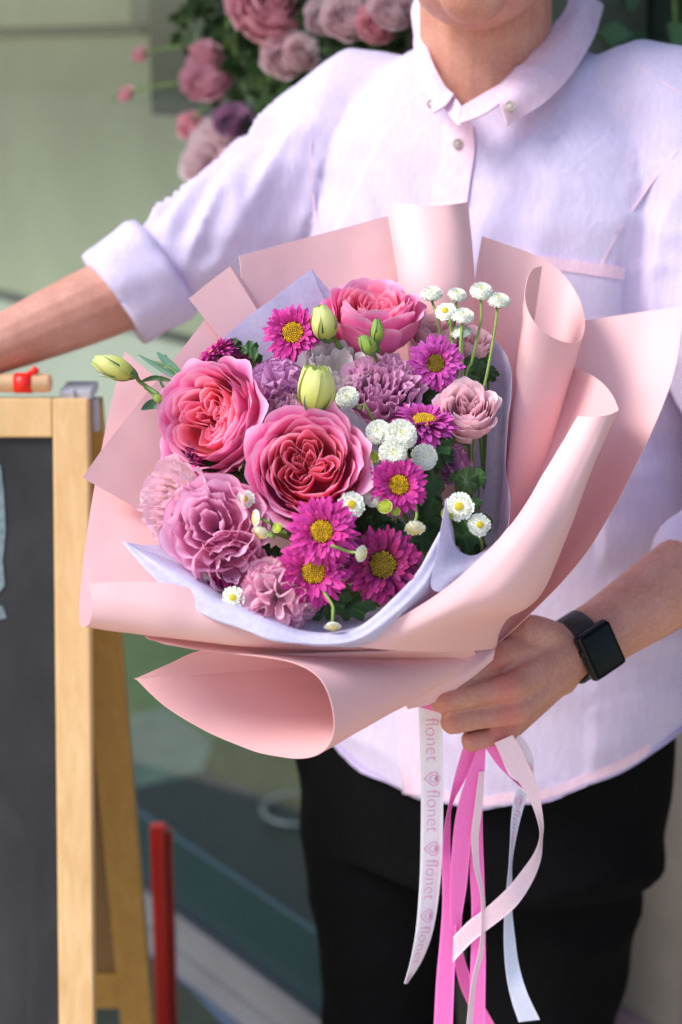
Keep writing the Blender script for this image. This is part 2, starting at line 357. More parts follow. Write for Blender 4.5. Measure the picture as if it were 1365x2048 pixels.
def bevel_box(lo, hi, b=0.004, seg=2):
    bm = bmesh.new(); bmesh.ops.create_cube(bm, size=1)
    s = np.array(hi) - np.array(lo); c = (np.array(hi) + np.array(lo)) / 2
    for v in bm.verts: v.co = Vector(np.array(v.co) * s + c)
    bmesh.ops.bevel(bm, geom=list(bm.edges), offset=b, segments=seg, affect='EDGES', profile=0.6)
    bm.verts.ensure_lookup_table(); V = np.array([v.co[:] for v in bm.verts]); F = [tuple(v.index for v in f.verts) for f in bm.faces]; bm.free(); return V, F

# ================================================================== SETTING
def prism(poly, z0, z1):
    n = len(poly); V = [(x, y, z0) for x, y in poly] + [(x, y, z1) for x, y in poly]
    F = [tuple(range(n, 2 * n)), tuple(range(n))[::-1]] + [(i, (i + 1) % n, n + (i + 1) % n, n + i) for i in range(n)]
    return V, F
def sheet_px(name, pts, z0, z1, mat, kind='structure'):
    poly = [tuple(G0(x, y, z1)[:2]) for x, y in pts]
    V, F = prism(poly, z0, z1); return single(name, V, F, mat, kind=kind, smooth=False)
V = np.array([(-60, -60, 0), (60, -60, 0), (60, 60, 0), (-60, 60, 0)], float)
tag(link('ground', mesh('ground', V, [(0, 1, 2, 3)]), 'paving'), kind='structure')
# facade frame: s runs left and away along the glazing, t out towards the street
FO, FE, FN = np.array((-0.294, 2.67, 0)), np.array((-0.6, 0.8, 0)), np.array((-0.8, -0.6, 0)); FZ = np.array((0, 0, 1.0))
def FW(s, t, z): return FO + s * FE + t * FN + z * FZ
def FP(px, py, t=0.0):
    o = np.array((0, 0, CAMZ)); r = C(px, py, 1.0) - o; k = np.dot(FO + t * FN - o, FN) / np.dot(r, FN); p = o + r * k
    return np.dot(p - FO, FE), p[2], p
FROT = np.stack([FE, FN, FZ], 1)
def fbox(mb, s0, s1, t0, t1, z0, z1): return mb.box((s0, t0, z0), (s1, t1, z1), FROT, FO)
S_END, S_FAR = -0.65, 2.6
shop = thing('shop_window', 'glazed shopfront with pale metal sill and dark teal panel imitating a reflection behind the easel', 'shop window', FW(0.5, 0, 0))
b = MB(); fbox(b, S_END, S_FAR, -0.03, 0.05, 0.0, 0.042); b.build('sill', 'frame_metal', shop, smooth=False)
b = MB(); fbox(b, S_END, S_FAR, -0.03, 0.036, 0.050, 0.098); b.build('rail', 'frame_metal', shop, smooth=False)
b = MB(); fbox(b, S_END, S_FAR, -0.03, 0.028, 0.042, 0.050); b.build('gasket', 'frame_dark', shop, smooth=False)
b = MB(); fbox(b, S_END, S_FAR, -0.02, 0.024, 0.098, 0.108); b.build('gasket', 'frame_dark', shop, smooth=False)
b = MB(); fbox(b, S_END, S_FAR, 0.0006, 0.010, 0.108, 0.224); b.build('teal_reflection', 'kick', shop, smooth=False)  # panel coloured as the dark reflection low in the glass
b = MB(); fbox(b, S_END, S_FAR, -0.006, 0.0, 0.222, 2.6); b.build('pane', 'glass', shop, smooth=False)
s1, z1, _ = FP(0, 600, -0.3)
ztop = FP(0, 62, -0.3)[1]; zgap = FP(0, 590, -0.3)[1]; zled = FP(0, 770, -0.3)[1]
b = MB(); fbox(b, -0.3, S_FAR, -0.34, -0.30, zgap + 0.012, ztop - 0.012); b.build('sage_reflection', 'sage', shop, smooth=False)  # plain panel coloured as the sunlit reflection in the upper glass
b = MB(); fbox(b, -0.3, S_FAR, -0.33, -0.295, zgap - 0.006, zgap + 0.012); b.build('shadow_gap', 'frame_dark', shop, smooth=False)
b = MB(); fbox(b, -0.3, S_FAR, -0.36, -0.27, zled - 0.1, zgap - 0.006); b.build('counter', 'ledge', shop, smooth=False)
sd = FP(300, 60, -0.3)[0]
b = MB(); fbox(b, sd, S_FAR, -0.34, -0.28, ztop - 0.012, ztop + 0.006); b.build('head_rail', 'kick', shop, smooth=False)
b = MB(); fbox(b, sd, S_FAR, -0.34, -0.26, ztop + 0.006, ztop + 0.5); b.build('head_board', 'sage', shop, smooth=False)
zdk = FP(330, 235, -0.2)[1]
b = MB(); fbox(b, -0.6, FP(300, 100, -0.25)[0], -0.27, -0.25, zdk, 2.4); b.build('green_panel', 'deep_green', shop, smooth=False)
b = MB(); fbox(b, S_END, S_FAR, -0.45, 0.50, 1.98, 2.04); b.build('added_shade_box', 'frame_metal', shop, smooth=False)  # unseen overhang added to shade the upper glazing and the garland
b = MB(); fbox(b, -0.6, S_FAR, -2.3, -2.25, 0.0, 2.4); b.build('back_wall', 'sage_dark', shop, smooth=False)
# sheets laid behind the pane, coloured as the reflections in the glass
sheet_px('reflection_turf', [(180, 1120), (900, 1120), (900, 1480), (425, 1481), (328, 1414), (180, 1450)], 0.001, 0.010, 'reflection_turf')
sheet_px('reflection_strip', [(180, 1450), (328, 1414), (425, 1481), (405, 1542), (302, 1568), (180, 1600)], 0.001, 0.014, 'reflection_pale')
sheet_px('reflection_turf', [(426, 1481), (760, 1482), (760, 1660), (610, 1619), (461, 1558), (406, 1541)], 0.001, 0.012, 'reflection_olive')
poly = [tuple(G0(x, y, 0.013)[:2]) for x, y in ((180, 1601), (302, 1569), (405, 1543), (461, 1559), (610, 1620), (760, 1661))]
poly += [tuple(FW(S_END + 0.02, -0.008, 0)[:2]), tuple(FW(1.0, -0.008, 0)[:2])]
V, F = prism(poly, 0.002, 0.013); single('person_reflection', V, F, 'reflection_dark', kind='structure', smooth=False)  # dark sheet cut to the outline of the person's reflection
hc = G0(600, 1618, 0.03); aa = np.linspace(0, 2 * PI, 33)
single('hoop', *tube(np.stack([hc[0] + 0.075 * np.cos(aa), hc[1] + 0.075 * np.sin(aa), hc[2] + 0 * aa], 1), 0.005, 8), 'frame_metal', 'pale thin hoop laid behind the glass as a reflected hoop, beside the trousers', 'hoop')  # ring laid out in place of a hoop reflected in the glass
# right-hand wall, set back
R0 = np.array((0.414, 2.39, 0)); RE = np.array((0.6, -0.8, 0)); RN = np.array((-0.8, -0.6, 0)); RR = np.stack([RE, RN, FZ], 1)
wall = thing('shop_wall', 'grey shop wall with mauve base strip at the right edge behind the trousers', 'wall', R0)
b = MB(); b.box((-0.02, -0.06, 0.0), (1.4, 0.0, 1.18), RR, R0); b.build('panel', 'concrete', wall, smooth=False)
b = MB(); b.box((-0.02, -0.05, 0.0), (1.4, 0.02, 0.075), RR, R0); b.build('base_strip', 'mauve', wall, smooth=False)
b = MB(); b.box((0.16, -0.05, 0.075), (0.42, 0.006, 1.18), RR, R0); b.build('pilaster', 'mauve', wall, smooth=False)
b = MB(); b.box((-0.02, -0.07, 1.18), (1.4, -0.01, 2.5), RR, R0); b.build('upper_panel', 'deep_green', wall, smooth=False)
q0 = FW(S_END, 0, 0); rd = (R0 - q0); rl = np.linalg.norm(rd); rd /= rl; rn = np.array((rd[1], -rd[0], 0))
b = MB(); b.box((0, -0.05, 0), (rl, -0.003, 2.5), np.stack([rd, rn, FZ], 1), q0); b.build('return_panel', 'sage_dark', wall, smooth=False)
# mat and dark grass in front of the window
mp = [tuple(FW(s, 0.052, 0)[:2]) for s in (0.28, -0.6)] + [tuple(G0(x, y)[:2]) for x, y in ((760, 2150), (520, 2110), (440, 2048), (352, 1950))]
V, F = prism(mp, 0.001, 0.012); tag(single('door_mat', V, F, 'mat_blue', 'blue grey rough mat lying along the shopfront sill', 'mat', smooth=False))
gp = [tuple(FW(s, 0.052, 0)[:2]) for s in (1.6, 0.285)] + [tuple(G0(x, y)[:2]) for x, y in ((350, 1952), (438, 2050), (518, 2112), (640, 2400), (-300, 2300))]
V, F = prism(gp, 0.001, 0.008); single('grass_patch', V, F, 'ground', kind='structure', smooth=False)
# red board
rb = W(329, 1655, 2.16)
red = thing('red_board', 'narrow red painted board standing edge-on behind the easel leg', 'board', (rb[0], 2.2, 0))
b = MB(); b.add(*bevel_box((rb[0] - 0.020, 2.16, 0.0085), (rb[0] + 0.001, 2.178, rb[2]), 0.0015)); b.build('panel', 'red_paint', red)
b = MB(); b.add(*bevel_box((rb[0] + 0.0015, 2.165, 0.0085), (rb[0] + 0.009, 2.185, rb[2] - 0.012), 0.001)); b.build('backing', 'red_paint', red)

# ------------------------------------------------------------------ easel chalkboard
EX = -0.258
ezl = thing('easel', 'pine A-frame chalkboard easel at the left, its board facing the camera', 'easel', (-0.55, 1.75, 0))
def slope(y0, y1, z1):
    L = math.hypot(y1 - y0, z1); w = np.array((0, y1 - y0, z1)) / L; n = np.array((0, -w[2], w[1])); return L, np.stack([(1, 0, 0), n, w], 1), np.array((0, y0, 0))
LF, RF, OF = slope(1.485, 1.72, 1.16)
def ebox(name, mat, x0, x1, n0, n1, w0, w1, bev=0.002, R=RF, O=OF):
    V, F = bevel_box((x0, n0, w0), (x1, n1, w1), bev); V = V @ R.T + O; return part(name, V, F, mat, ezl, smooth=False)
ebox('stile', 'pine', EX - 0.036, EX, -0.011, 0.011, 0, LF)
ebox('stile', 'pine', -0.86, -0.824, -0.011, 0.011, 0, LF)
ebox('top_rail', 'pine', -0.8235, EX - 0.0365, -0.0105, 0.0105, LF - 0.040, LF)
ebox('bottom_rail', 'pine', -0.8235, EX - 0.0365, -0.0105, 0.0105, 0.22, 0.26)
ebox('chalkboard', 'chalkboard', -0.824, EX - 0.036, -0.004, 0.004, 0.26, LF - 0.04, 0.0005)
def board_pt(px, py, n=0.0048):
    o = np.array((0, 0, CAMZ)); r = C(px, py, 1.0) - o; nn = RF[:, 1]; k = np.dot(OF + nn * n - o, nn) / np.dot(r, nn); return o + r * k
for outline in ([(-40, 925), (2, 930), (8, 985), (12, 1060), (6, 1120), (10, 1170), (-8, 1195), (-40, 1190)], [(-40, 1205), (6, 1212), (14, 1236), (-40, 1250)]):
    P = [board_pt(x, y) for x, y in outline]; P2 = [p + RF[:, 1] * 0.0004 for p in P]; n = len(P)
    part('chalk_mark', P + P2, [tuple(range(n, 2 * n)), tuple(range(n))[::-1]] + [(i, (i + 1) % n, n + (i + 1) % n, n + i) for i in range(n)], 'chalk', ezl, smooth=False)
LB, RB, OB = slope(2.10, 1.755, 1.15)
for x0, x1 in ((-0.292, -0.250), (-0.862, -0.820)): ebox('back_leg', 'pine_dark', x0, x1, -0.011, 0.011, 0, LB, R=RB, O=OB)
ebox('back_panel', 'ply', -0.8195, -0.2925, -0.003, 0.003, 0.36, LB - 0.05, 0.0005, R=RB, O=OB)
ebox('back_rail', 'pine_dark', -0.8195, -0.2925, -0.010, 0.010, 0.30, 0.358, R=RB, O=OB)
ebox('back_rail', 'pine_dark', -0.8195, -0.2925, -0.010, 0.010, LB - 0.048, LB, R=RB, O=OB)
y = 1.722
dl = W(104, 766, y); P = [(-0.80, y, dl[2]), (-0.5, y, dl[2]), (dl[0] - 0.004, y, dl[2]), (dl[0] - 0.001, y, dl[2]), (dl[0], y, dl[2])]
b = MB(); b.tube(P, [0.0096, 0.0096, 0.0096, 0.008, 0.005], 16); b.build('roller', 'dowel', ezl)
tp = W(48, 766, y); b = MB(); b.tube([(tp[0] - 0.009, y, tp[2]), (tp[0] + 0.009, y, tp[2])], 0.0106, 16); b.tube([(tp[0] + 0.006, y - 0.001, tp[2] + 0.009), (tp[0] + 0.013, y - 0.002, tp[2] + 0.014), (tp[0] + 0.017, y - 0.003, tp[2] + 0.0135)], [0.003, 0.0045, 0.001], 8); b.build('tape', 'red_tape', ezl)
a0, a1 = W(122, 795, 1.73), W(186, 795, 1.73); mz = a0[2]
b = MB(); b.add(*bevel_box((a0[0], 1.722, mz - 0.001), (a1[0], 1.775, mz + 0.009), 0.002)); b.add(*bevel_box((a0[0] + 0.012, 1.719, mz + 0.001), (a0[0] + 0.016, 1.724, mz + 0.010), 0.001)); b.build('hinge', 'tin', ezl, smooth=False)
c0, c1 = W(186, 795, 1.745), W(200, 855, 1.755)
b = MB(); b.add(*bevel_box((c0[0], 1.733, c1[2]), (c0[0] + 0.0065, 1.747, c0[2]), 0.001)); b.build('hinge_strap', 'tin', ezl, smooth=False)

# ================================================================== PERSON
person = thing('person', 'person in pale lilac shirt and black trousers holding the bouquet, one arm on the easel', 'person', (0.155, 1.80, 0))
TC = np.array((0.155, 1.80, 0)); TA = math.radians(24)
ER, EFW = np.array((math.cos(TA), -math.sin(TA), 0)), np.array((-math.sin(TA), -math.cos(TA), 0))
def TP(a, f, z): return TC + a * ER + f * EFW + z * FZ
def loft(secs, n=40, ex=2.3):
    V, F = [], []; a = np.linspace(0, 2 * PI, n, endpoint=False)
    for (z, ha, hf, hb, oa, of) in secs:
        ca, sa = np.cos(a), np.sin(a); x = np.sign(ca) * np.abs(ca) ** (2 / ex) * ha; y = np.sign(sa) * np.abs(sa) ** (2 / ex) * np.where(sa > 0, hf, hb)
        V.append(TC + (x + oa)[:, None] * ER + (y + of)[:, None] * EFW + z * FZ)
    m = len(secs); V = np.concatenate(V)
    for i in range(m - 1):
        for j in range(n): F.append((i * n + j, i * n + (j + 1) % n, (i + 1) * n + (j + 1) % n, (i + 1) * n + j))
    F += [tuple(range(n))[::-1], tuple((m - 1) * n + j for j in range(n))]
    return V, F
# joints
SH_L = np.array((0.0, 1.868, 1.437)); SH_R = np.array((0.335, 1.735, 1.432))            # viewer's left / viewer's right
EL_L = W(262, 578, 1.80); WR_L = W(-60, 715, 1.735); HD_L = W(-120, 735, 1.725)
wr = C(1190, 1275, 1.545); EL_R = np.array((0.445, 1.615, 1.075))
# --- skin
b = MB()
nk0, nk1 = np.array((0.150, 1.800, 1.42)), np.array((0.142, 1.765, 1.60))
b.cap_chain([nk0, (nk0 + nk1) / 2, nk1], [0.074, 0.067, 0.066], 20)
b.ball((0.135, 1.752, 1.40), (.075, .05, .05), 18, 12)
b.ball((0.128, 1.690, 1.588), (0.068, 0.062, 0.066), 20, 14)                 # jaw
b.ball((0.122, 1.648, 1.562), (0.034, 0.028, 0.036), 16, 10)                 # chin
b.ball((0.140, 1.735, 1.660), (0.076, 0.098, 0.110), 24, 16)                 # skull
b.ball((0.124, 1.648, 1.625), (0.045, 0.030, 0.055), 16, 10)                 # mid face
b.cap_chain([(0.118, 1.622, 1.675), (0.116, 1.606, 1.645), (0.117, 1.612, 1.632)], [0.008, 0.011, 0.012], 10)   # nose
b.ball((0.119, 1.626, 1.598), (0.024, 0.010, 0.007), 12, 8); b.ball((0.119, 1.628, 1.586), (0.021, 0.010, 0.008), 12, 8)   # lips
for sx in (-1, 1): b.ball((0.140 + sx * 0.077, 1.745, 1.645), (0.008, 0.020, 0.032), 12, 8)     # ears
V, F = loft([(0.80, .15, .09, .09, 0, 0), (1.0, .15, .09, .09, 0, 0), (1.25, .155, .09, .09, 0, 0), (1.40, .13, .07, .08, 0, 0), (1.45, .09, .05, .06, 0, 0)], 24); b.add(V, F)
b.cap_chain([TP(-.12, -.01, 1.40), SH_L, (SH_L + EL_L) / 2, EL_L], [.038, .035, .034, .036], 16)
b.cap_chain([EL_L, EL_L * .6 + WR_L * .4, WR_L], [.041, .037, .026], 18)
b.cap_chain([WR_L, HD_L], [.025, .030], 14, flat=0.6)
for k, (oy, ln) in enumerate(((-.026, .07), (-.009, .08), (.009, .075), (.025, .06))):
    p0 = HD_L + np.array((-.02, oy, .0)); b.cap_chain([p0, p0 + np.array((-ln * .5, 0, -.004)), p0 + np.array((-ln * .85, 0, -.022))], [.010, .009, .0075], 10)
b.cap_chain([HD_L + np.array((.01, -.025, 0)), HD_L + np.array((-.02, -.045, -.012)), HD_L + np.array((-.045, -.048, -.022))], [.012, .011, .009], 10)
b.cap_chain([TP(.12, -.01, 1.40), SH_R, (SH_R + EL_R) / 2, EL_R], [.045, .044, .042, .042], 16)
fa = lambda k: EL_R * (1 - k) + wr * k
b.cap_chain([EL_R, fa(.35), fa(.7), fa(.93), wr], [.042, .044, .037, .0315, .031], 20)
# gripping hand
mcp = [C(985, 1322, 1.462), C(1008, 1378, 1.448), C(1016, 1425, 1.452), C(1002, 1465, 1.466)]
pip = [C(905, 1366, 1.438), C(888, 1402, 1.428), C(906, 1446, 1.436), C(944, 1484, 1.452)]
dip = [C(896, 1375, 1.476), C(880, 1404, 1.468), C(900, 1444, 1.474), C(940, 1478, 1.486)]
tip = [C(930, 1370, 1.494), C(918, 1398, 1.490), C(936, 1432, 1.494), C(968, 1466, 1.500)]
for k in range(4):
    r = (.0108, .0107, .0103, .0092)[k]
    b.cap_chain([wr * .9 + mcp[k] * .1, wr * .55 + mcp[k] * .45 + CF * .004, mcp[k] - (pip[k] - mcp[k]) * .18 + CF * -.001], [.019, .0165, r * 1.25], 14)
    b.cap_chain([mcp[k] - (pip[k] - mcp[k]) * .15, mcp[k], mcp[k] * .5 + pip[k] * .5, pip[k]], [r * 1.2, r * 1.16, r * .96, r * .98], 14)
    b.cap_chain([pip[k], dip[k]], [r * .98, r * .85], 12, sub=4); b.cap_chain([dip[k], tip[k]], [r * .85, r * .72], 12, sub=4)
b.cap_chain([wr * .6 + mcp[3] * .4, wr * .4 + mcp[1] * .6 - CF * .012, mcp[2] - CF * .012], [.020, .022, .012], 14)     # palm
b.cap_chain([wr * .62 + mcp[0] * .38 - CF * .004, C(1052, 1268, 1.49), C(992, 1290, 1.52), C(935, 1325, 1.535)], [.021, .0175, .0135, .010], 14)     # thumb round the back
Vb, Nb, Fb = remeshed(b, 0.0021, 3)
# surface relief: tendons and knuckle creases on the gripping hand
red = np.zeros(len(Vb))
near = np.where(np.linalg.norm(Vb - (wr * .3 + mcp[1] * .7), axis=1) < 0.12)[0]
for k in range(4):
    a, c_ = wr * .75 + mcp[k] * .25, mcp[k] - (pip[k] - mcp[k]) * .1; ab = c_ - a
    for i in near:
        p = Vb[i]; t_ = np.dot(p - a, ab) / np.dot(ab, ab)
        if 0 < t_ < 1.05 and np.dot(Nb[i], CF) > 0:
            dd = np.linalg.norm(p - a - ab * t_ - CF * np.dot(p - a - ab * t_, CF)); Vb[i] = p + Nb[i] * 0.0013 * math.exp(-(dd / .0035) ** 2) * min(1, t_ * 3)
        red[i] = max(red[i], 0.9 * math.exp(-(np.linalg.norm(p - mcp[k] - CF * .008) / .014) ** 2), 0.5 * math.exp(-(np.linalg.norm(p - pip[k] - CF * .006) / .010) ** 2))
        for jn, cnt in ((pip[k], 3),):
            ax = (pip[k] - mcp[k]); ax = ax / np.linalg.norm(ax); q = np.dot(p - jn, ax)
            if np.linalg.norm(p - jn) < .017: Vb[i] = Vb[i] - Nb[i] * 0.0005 * (0.5 + 0.5 * math.cos(q / .0022 * 2)) * math.exp(-(q / .006) ** 2)
body = part('body', Vb, Fb, 'skin', person)
att = body.data.attributes.new('red', 'FLOAT', 'POINT'); att.data.foreach_set('value', red.astype(np.float32))
for sx in (-1, 1):
    mb = MB(); mb.ball((0.124 + sx * .030, 1.634, 1.672), .0115, 14, 10); ey = mb.build('eye', 'eye_white', person); mb = MB(); mb.ball((0.123 + sx * .030, 1.6242, 1.670), (.005, .002, .005), 10, 6); mb.build('iris', 'iris', ey)
    mb = MB(); mb.cap_chain([(0.124 + sx * .046, 1.640, 1.694), (0.124 + sx * .030, 1.628, 1.700), (0.124 + sx * .012, 1.626, 1.695)], [.002, .0038, .003], 8); mb.build('eyebrow', 'hair', person)
# hair
b = MB(); b.ball((0.142, 1.752, 1.690), (0.083, 0.098, 0.096), 24, 16); b.ball((0.132, 1.66, 1.755), (0.06, 0.045, 0.035), 16, 10)
Vh, Nh, Fh = remeshed(b, 0.006, 3); keep = Vh[:, 1] > 1.62
for i, p in enumerate(Vh): Vh[i] = p + Nh[i] * 0.006 * noise.noise(Vector((p[0] * 90, p[1] * 90, p[2] * 25)))
part('hair', Vh, Fh, 'hair', person)
# --- shirt
b = MB()
V, F = loft([(0.690, .222, .142, .140, .018, 0), (0.80, .222, .140, .140, .018, 0), (0.95, .214, .134, .135, .014, 0), (1.10, .208, .132, .132, .006, 0), (1.25, .208, .134, .13, 0, 0), (1.34, .205, .128, .125, 0, 0),
             (1.41, .188, .112, .11, 0, -.004), (1.455, .155, .090, .095, 0, -.008), (1.485, .118, .074, .09, 0, -.012), (1.502, .088, .060, .085, 0, -.014)], 48); b.add(V, F)
up_l = [TP(-.10, -.015, 1.435), SH_L + np.array((0.012, 0, 0.0)), SH_L * .72 + EL_L * .28 + np.array((0, 0, -.030)), SH_L * .38 + EL_L * .62 + np.array((0, 0, -.014)), EL_L + (WR_L - EL_L) * 0.02]
b.cap_chain(up_l[:1] + up_l[1:], [.062, .064, .070, .058, .043], 24)
up_r = [TP(.10, -.015, 1.432), SH_R, SH_R * .6 + EL_R * .4 + np.array((-.01, -.01, -.02)), EL_R + np.array((-.006, 0, .01)), fa(.47)]
b.cap_chain(up_r, [.062, .068, .074, .060, .048], 24)
Vs, Ns, Fs = remeshed(b, 0.0052, 10)
def nz(x, y, z): return noise.noise(Vector((x, y, z)))
nk_c = TC + EFW * .040 + ER * .006
axl = (EL_L - SH_L); ll = np.linalg.norm(axl); axl /= ll
axr = (EL_R - SH_R); lr = np.linalg.norm(axr); axr /= lr
def ridge(x): return 1 - abs(x) * 2
for i in range(len(Vs)):
    p = Vs[i]; n = Ns[i]; q = p - TC; a = np.dot(q, ER); z = p[2]
    tl = np.dot(p - SH_L, axl); tr_ = np.dot(p - SH_R, axr)
    dl_ = np.linalg.norm(p - SH_L - axl * tl); wl = min(1, max(0, (tl + 0.0) / .07)) if dl_ < .13 and tl > 0 and a < -.08 else 0
    wr_ = min(1, max(0, tr_ / .08)) if tr_ > 0 and a > .16 else 0
    wt = 1 - max(wl, wr_)
    d = 0.0
    if wt > 0:
        low = min(1, max(0, (1.02 - z) / .2))
        d += wt * (.0070 * nz(p[0] * 7, p[1] * 7, z * 2.6) + .0055 * ridge(nz(a * 11 + z * 5 + 3, p[1] * 4, z * 4 - a * 3)) * (1 - low) + low * .0085 * ridge(nz(a * 5 + 9, p[1] * 3, z * 15 + a * 5)))
        # drag lines from the raised shoulder and the armpit
        for (ca_, cz_, dx, dz, wd_, am) in ((-.105, 1.40, .35, -.94, .013, .007), (-.07, 1.39, .55, -.83, .014, .006), (-.135, 1.36, .12, -.99, .012, .006), (.06, 1.40, -.3, -.95, .016, .004), (.10, 1.36, -.2, -.98, .015, .004)):
            u = (a - ca_) * dx + (z - cz_) * dz; v = (a - ca_) * -dz + (z - cz_) * dx
            if -.04 < u < .28: d += am * wt * math.exp(-(v / wd_) ** 2) * max(0, math.sin(PI * (u + .04) / .32)) ** 0.7
    if wl > 0:
        ang = math.atan2(np.dot(p - SH_L - axl * tl, CU), np.dot(p - SH_L - axl * tl, CF))
        d += wl * (.0115 * ridge(nz(tl * 15 + ang * 1.6, ang * 0.8, 2.2)) + .0040 * nz(tl * 24 - ang * 2.2, ang * 1.3, 7.7) - .003) * min(1, max(0, (ll - .045 - tl) / .03)) - .003 * wl
    if wr_ > 0:
        ang = math.atan2(np.dot(p - SH_R - axr * tr_, ER), np.dot(p - SH_R - axr * tr_, CF))
        d += wr_ * (.006 * ridge(nz(tr_ * 12 + ang * 1.2, ang * .9, 4.2)) + .003 * ridge(nz(tr_ * 26, ang, 1.7)))
    Vs[i] = p + n * d
    rn_ = math.hypot(Vs[i][0] - nk_c[0], Vs[i][1] - nk_c[1])
    if rn_ < .056 and Vs[i][2] > 1.42: Vs[i][2] = min(Vs[i][2], 1.445 + max(0, (rn_ - .044) / .012) * .05)
    hz = 0.736 + 0.075 * min(1.3, ((a - .015) / .21) ** 2) + .002 * math.sin(a * 90)
    if Vs[i][2] < hz: Vs[i][2] = hz
shirt = part('shirt', Vs, Fs, 'shirt', person)
bvh = BVHTree.FromPolygons([Vector(v) for v in Vs], Fs)
CAMV = Vector((0, 0, CAMZ))
def on_shirt(px, py, off=0.0015, fallback=1.67):
    r = Vector(C(px, py, 1.0)) - CAMV; r.normalize(); h = bvh.ray_cast(CAMV, r)
    if h[0] is None: return W(px, py, fallback)
    return np.array(h[0] - r * off)
def strip(L, R, nr, nc=3, bulge=0.0):
    """a band between two edge polylines given as points"""
    Lc, Rc = cat_rom(L, nr), cat_rom(R, nr); out = []
    for k in range(nc): 
        t_ = k / (nc - 1); out.append(Lc * (1 - t_) + Rc * t_)
    return np.stack(out, 1)
def shirt_band(name, lp, rp, off=0.002, n=24, mat='shirt_trim', nc=4):
    lp2, rp2 = cat_rom(np.array(lp, float), n), cat_rom(np.array(rp, float), n); G = np.zeros((n, nc, 3))
    for i in range(n):
        for k in range(nc):
            q = lp2[i] * (1 - k / (nc - 1)) + rp2[i] * (k / (nc - 1)); G[i, k] = on_shirt(q[0], q[1], off)
    for it in range(3): G[1:-1] = G[1:-1] * .4 + .3 * (G[:-2] + G[2:])
    D = G - 0; back = np.array([on_shirt(*(lp2[i]), 0)[1] for i in range(n)])
    V = D.reshape(-1, 3); V2 = V - CF * (off + .002); nn = n * nc
    F = grid_faces(n, nc) + grid_faces(n, nc, nn, True)
    ring = [i * nc for i in range(n)] + [(n - 1) * nc + k for k in range(1, nc)] + [i * nc + nc - 1 for i in range(n - 2, -1, -1)] + [k for k in range(nc - 2, 0, -1)]
    m_ = len(ring); o_ = 2 * nn; E = np.vstack([V[ring], V2[ring]])
    for i in range(m_): j_ = (i + 1) % m_; F.append((o_ + i, o_ + j_, o_ + m_ + j_, o_ + m_ + i))
    return part(name, np.vstack([V, V2, E]), F, mat, shirt)
shirt_band('placket', [(893, 238), (884, 290), (872, 350), (864, 410), (850, 560), (820, 1000), (800, 1400), (806, 1588)], [(946, 250), (950, 300), (942, 350), (934, 410), (915, 560), (880, 1000), (862, 1400), (860, 1592)], 0.003, 40)
shirt_band('pocket', [(1020, 505), (1020, 600), (1030, 720), (1040, 830)], [(1250, 538), (1240, 640), (1225, 740), (1210, 830)], 0.0025, 14, 'shirt', 10)
shirt_band('pocket_welt', [(1019, 502), (1019, 512), (1019, 526)], [(1252, 534), (1250, 546), (1248, 560)], 0.0035, 4, 'shirt_trim', 10)
shirt_band('yoke_seam', [(1228, 98), (1250, 112), (1300, 146), (1360, 184)], [(1227, 101), (1249, 115), (1299, 149), (1359, 187)], 0.0008, 14, 'shirt_trim', 2)
shirt_band('armhole_seam', [(1352, 300), (1310, 350), (1270, 410), (1225, 480), (1192, 560), (1180, 640)], [(1356, 303), (1314, 353), (1274, 412), (1229, 482), (1196, 561), (1184, 641)], 0.0009, 20, 'shirt_trim', 2)
shirt_band('armhole_seam', [(628, 180), (622, 250), (620, 320), (626, 400), (634, 450)], [(631, 180), (625, 250), (623, 320), (629, 400), (637, 450)], 0.0007, 14, 'shirt_trim', 2)
def hem_y(x):
    y = 1640
    while y > 1300:
        r = Vector(C(x, y, 1.0)) - CAMV; r.normalize(); h = bvh.ray_cast(CAMV, r)
        if h[0] is not None and h[0][1] < 1.80: return y
        y -= 3
    return 1500
hx_ = [x for x in np.linspace(812, 1300, 22)]; hy_ = [hem_y(x) for x in hx_]
shirt_band('hem', [(x, y - 24) for x, y in zip(hx_, hy_)], [(x, y - 4) for x, y in zip(hx_, hy_)], 0.0012, 40, 'shirt_trim', 3)
# collar
def solid_patch(name, rows, nr, nc, mat, parent, th=0.0012, rough=0.0, seed=0):
    G, uv = patch([[np.asarray(p) for p in r] for r in rows], nr, nc)
    dr = np.gradient(G, axis=0); dc = np.gradient(G, axis=1); N = np.cross(dc, dr); N /= np.linalg.norm(N, axis=2)[..., None] + 1e-12
    if rough:
        for i in range(nr):
            for j in range(nc): G[i, j] += N[i, j] * rough * nz(G[i, j][0] * 45 + seed, G[i, j][1] * 45, G[i, j][2] * 45)
    A = (G + N * th / 2).reshape(-1, 3); B = (G - N * th / 2).reshape(-1, 3); nn = nr * nc
    F = grid_faces(nr, nc, 0) + grid_faces(nr, nc, nn, True)
    ring = [i * nc for i in range(nr)] + [(nr - 1) * nc + k for k in range(1, nc)] + [i * nc + nc - 1 for i in range(nr - 2, -1, -1)] + [k for k in range(nc - 2, 0, -1)]
    m_ = len(ring); o_ = 2 * nn; E = np.vstack([A[ring], B[ring]]); uve = np.vstack([uv[ring], uv[ring]])
    for i in range(m_): j_ = (i + 1) % m_; F.append((o_ + i, o_ + m_ + i, o_ + m_ + j_, o_ + j_))
    if parent is None: return np.vstack([A, B, E]), F, np.vstack([uv, uv, uve])
    return part(name, np.vstack([A, B, E]), F, mat, parent, np.vstack([uv, uv, uve]))
wp = lambda L: [W(*p) for p in L]
